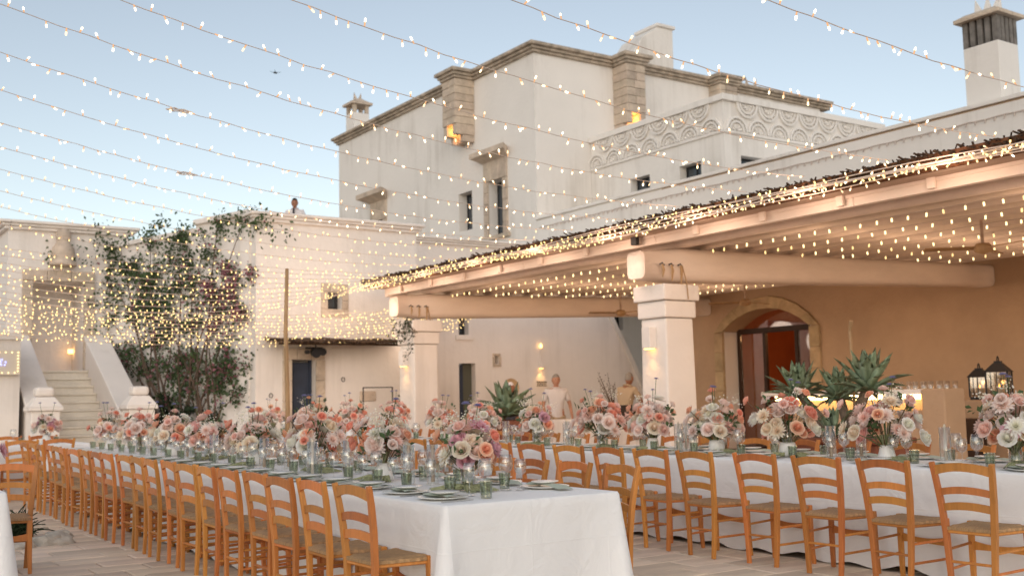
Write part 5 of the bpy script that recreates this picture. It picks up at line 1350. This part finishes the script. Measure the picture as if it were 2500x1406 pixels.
def person(label, loc, rz, H_, shirt, skin, hair, arms, lean=0., trousers=None, s=1.):
    t = thing('person', label, 'person', loc, rz)
    J = [(0,0,.95,.13,.10),(0,-lean*.25,1.15,.135,.10),(0,-lean*.6,1.36,.16,.105),(0,-lean*.8,1.455,.070,.066),(0,-lean,1.53,.060,.060)]; E = [(0,1),(1,2),(2,3),(3,4)]
    for s_ in (-1,1):
        chain(J, E, 0, [(s_*.10,0,.86,.085),(s_*.105,-.01,.48,.058),(s_*.105,.02,.10,.040),(s_*.11,-.13,.05,.032)])
    ends = []
    for s_, (el, wr) in zip((-1,1), arms):
        sh_ = (s_*.19,-lean*.68,1.40,.055); a = chain(J, E, 2, [sh_, (*el,.040), (*wr,.028)]); ends.append((a, el, wr, s_))
    for a, el, wr, s_ in ends: hand(J, E, a, wr, Vector(wr)-Vector(el), (-s_*.3,-1,0))
    skin_body('body', J, E, skin, t)
    SJ = [(0,0,.76,.168,.135),(0,0,.92,.160,.13),(0,-lean*.25,1.12,.152,.120),(0,-lean*.55,1.31,.168,.125),(0,-lean*.68,1.405,.140,.108),(0,-lean*.78,1.465,.085,.085)]; SE = [(0,1),(1,2),(2,3),(3,4),(4,5)]
    for s_, (el, wr) in zip((-1,1), arms):
        sh_ = Vector((s_*.19,-lean*.68,1.40)); mid = sh_.lerp(Vector(el), .78); chain(SJ, SE, 3, [(*sh_,.074), (*mid,.066)])
    skin_body('shirt', SJ, SE, shirt, t)
    TJ = [(0,0,.98,.155,.125)]; TE = []
    for s_ in (-1,1): chain(TJ, TE, 0, [(s_*.10,0,.86,.105),(s_*.108,-.01,.48,.082),(s_*.108,.02,.06,.070)])
    skin_body('trousers', TJ, TE, trousers or M['dark_cloth'], t)
    head(t, (0,-lean-.025,1.618), .15, 0, skin, hair, s=1.06)
    MB().tube([(.078*math.cos(q*math.pi/6), -lean*.8-.005+.075*math.sin(q*math.pi/6), 1.478+.018*math.sin(q*math.pi/6)) for q in range(13)], .019, 6).build('collar', shirt, t, smooth=True)
    t.scale = (s,)*3
    return t
# local -Y is the way a person faces; world: camera lies towards -X-Y
FACE = R(-36)
person('man in white short-sleeved shirt standing behind the serving counter', (12.95,17.65,0), FACE+.1, 1.73, M['white_cloth'], M['skin'], M['grey_hair'],
       [((-.27,.02,1.12),(-.24,-.16,.92)), ((.28,.03,1.12),(.31,-.06,.88))], trousers=M['beige_cloth'])
man2 = person('man in beige shirt seen from behind leaning over the grill', (13.85,16.6,0), FACE+math.pi-.75, 1.72, M['beige_cloth'], M['skin2'], M['grey_hair'],
       [((-.26,-.22,1.16),(-.24,-.46,1.02)), ((.27,-.20,1.14),(.26,-.42,.98))], lean=.16)
person('person in white headscarf half hidden behind the potted agave', (10.98,16.35,0), FACE-.3, 1.62, M['dark_cloth'], M['skin2'], M['white_cloth'],
       [((-.26,.02,1.12),(-.24,-.10,.90)), ((.27,.02,1.12),(.25,-.12,.90))], s=.90)
tp_ = person('person in white shirt and dark tie on the roof terrace', (10.42,25.1,4.622), FACE, 1.75, M['white_cloth'], M['skin2'], M['hair'],
       [((-.27,.02,1.12),(-.26,-.05,.88)), ((.27,.02,1.12),(.26,-.05,.88))])
MB().add([(-.022,-.125,1.47),(.022,-.125,1.47),(.040,-.150,1.08),(0,-.150,1.03),(-.040,-.150,1.08)]+[(x,y-.012,z) for x, y, z in ((-.022,-.125,1.47),(.022,-.125,1.47),(.040,-.150,1.08),(0,-.150,1.03),(-.040,-.150,1.08))],[(0,1,2,3,4),(9,8,7,6,5),(0,5,6,1),(1,6,7,2),(2,7,8,3),(3,8,9,4),(4,9,5,0)]).build('tie', M['dark_cloth'], tp_)
# straw tray hanging behind the potted agave
sy = thing('straw_tray', 'round straw tray hanging on the white wall behind the agave', 'tray', (14.75,Y3-.02,1.52), 0)
o = MB().lathe([(0,0),(.20,.0),(.23,.02),(.23,.035),(.20,.02),(0,.015)], 22).build('tray', M['candle_b'], sy); o.rotation_euler = (R(90),0,0)
# hovering drone
dn = thing('drone', 'small dark quadcopter drone hovering in the sky', 'drone', (14.64,37.14,13.46), .4); dn.scale = (.5,.5,.5)
MB().box(-.13,.13,-.09,.09,-.05,.05).build('body', M['black'], dn, bevel=.02)
for a in (-1,1):
    for b in (-1,1):
        MB().tube([(a*.1,b*.07,.02),(a*.26,b*.2,.05)], .014, 6).build('arm', M['black'], dn)
        MB().box(a*.26-.12,a*.26+.12,b*.2-.012,b*.2+.012,.07,.075).build('rotor_blade', M['black'], dn)
        MB().lathe([(0,-.018),(.018,0),(0,.018)],6,a*.27,b*.2).build('light', M.setdefault('drone_led', emit('drone_led',(.3,1.,.7),.7)), dn, loc=(0,0,.03))
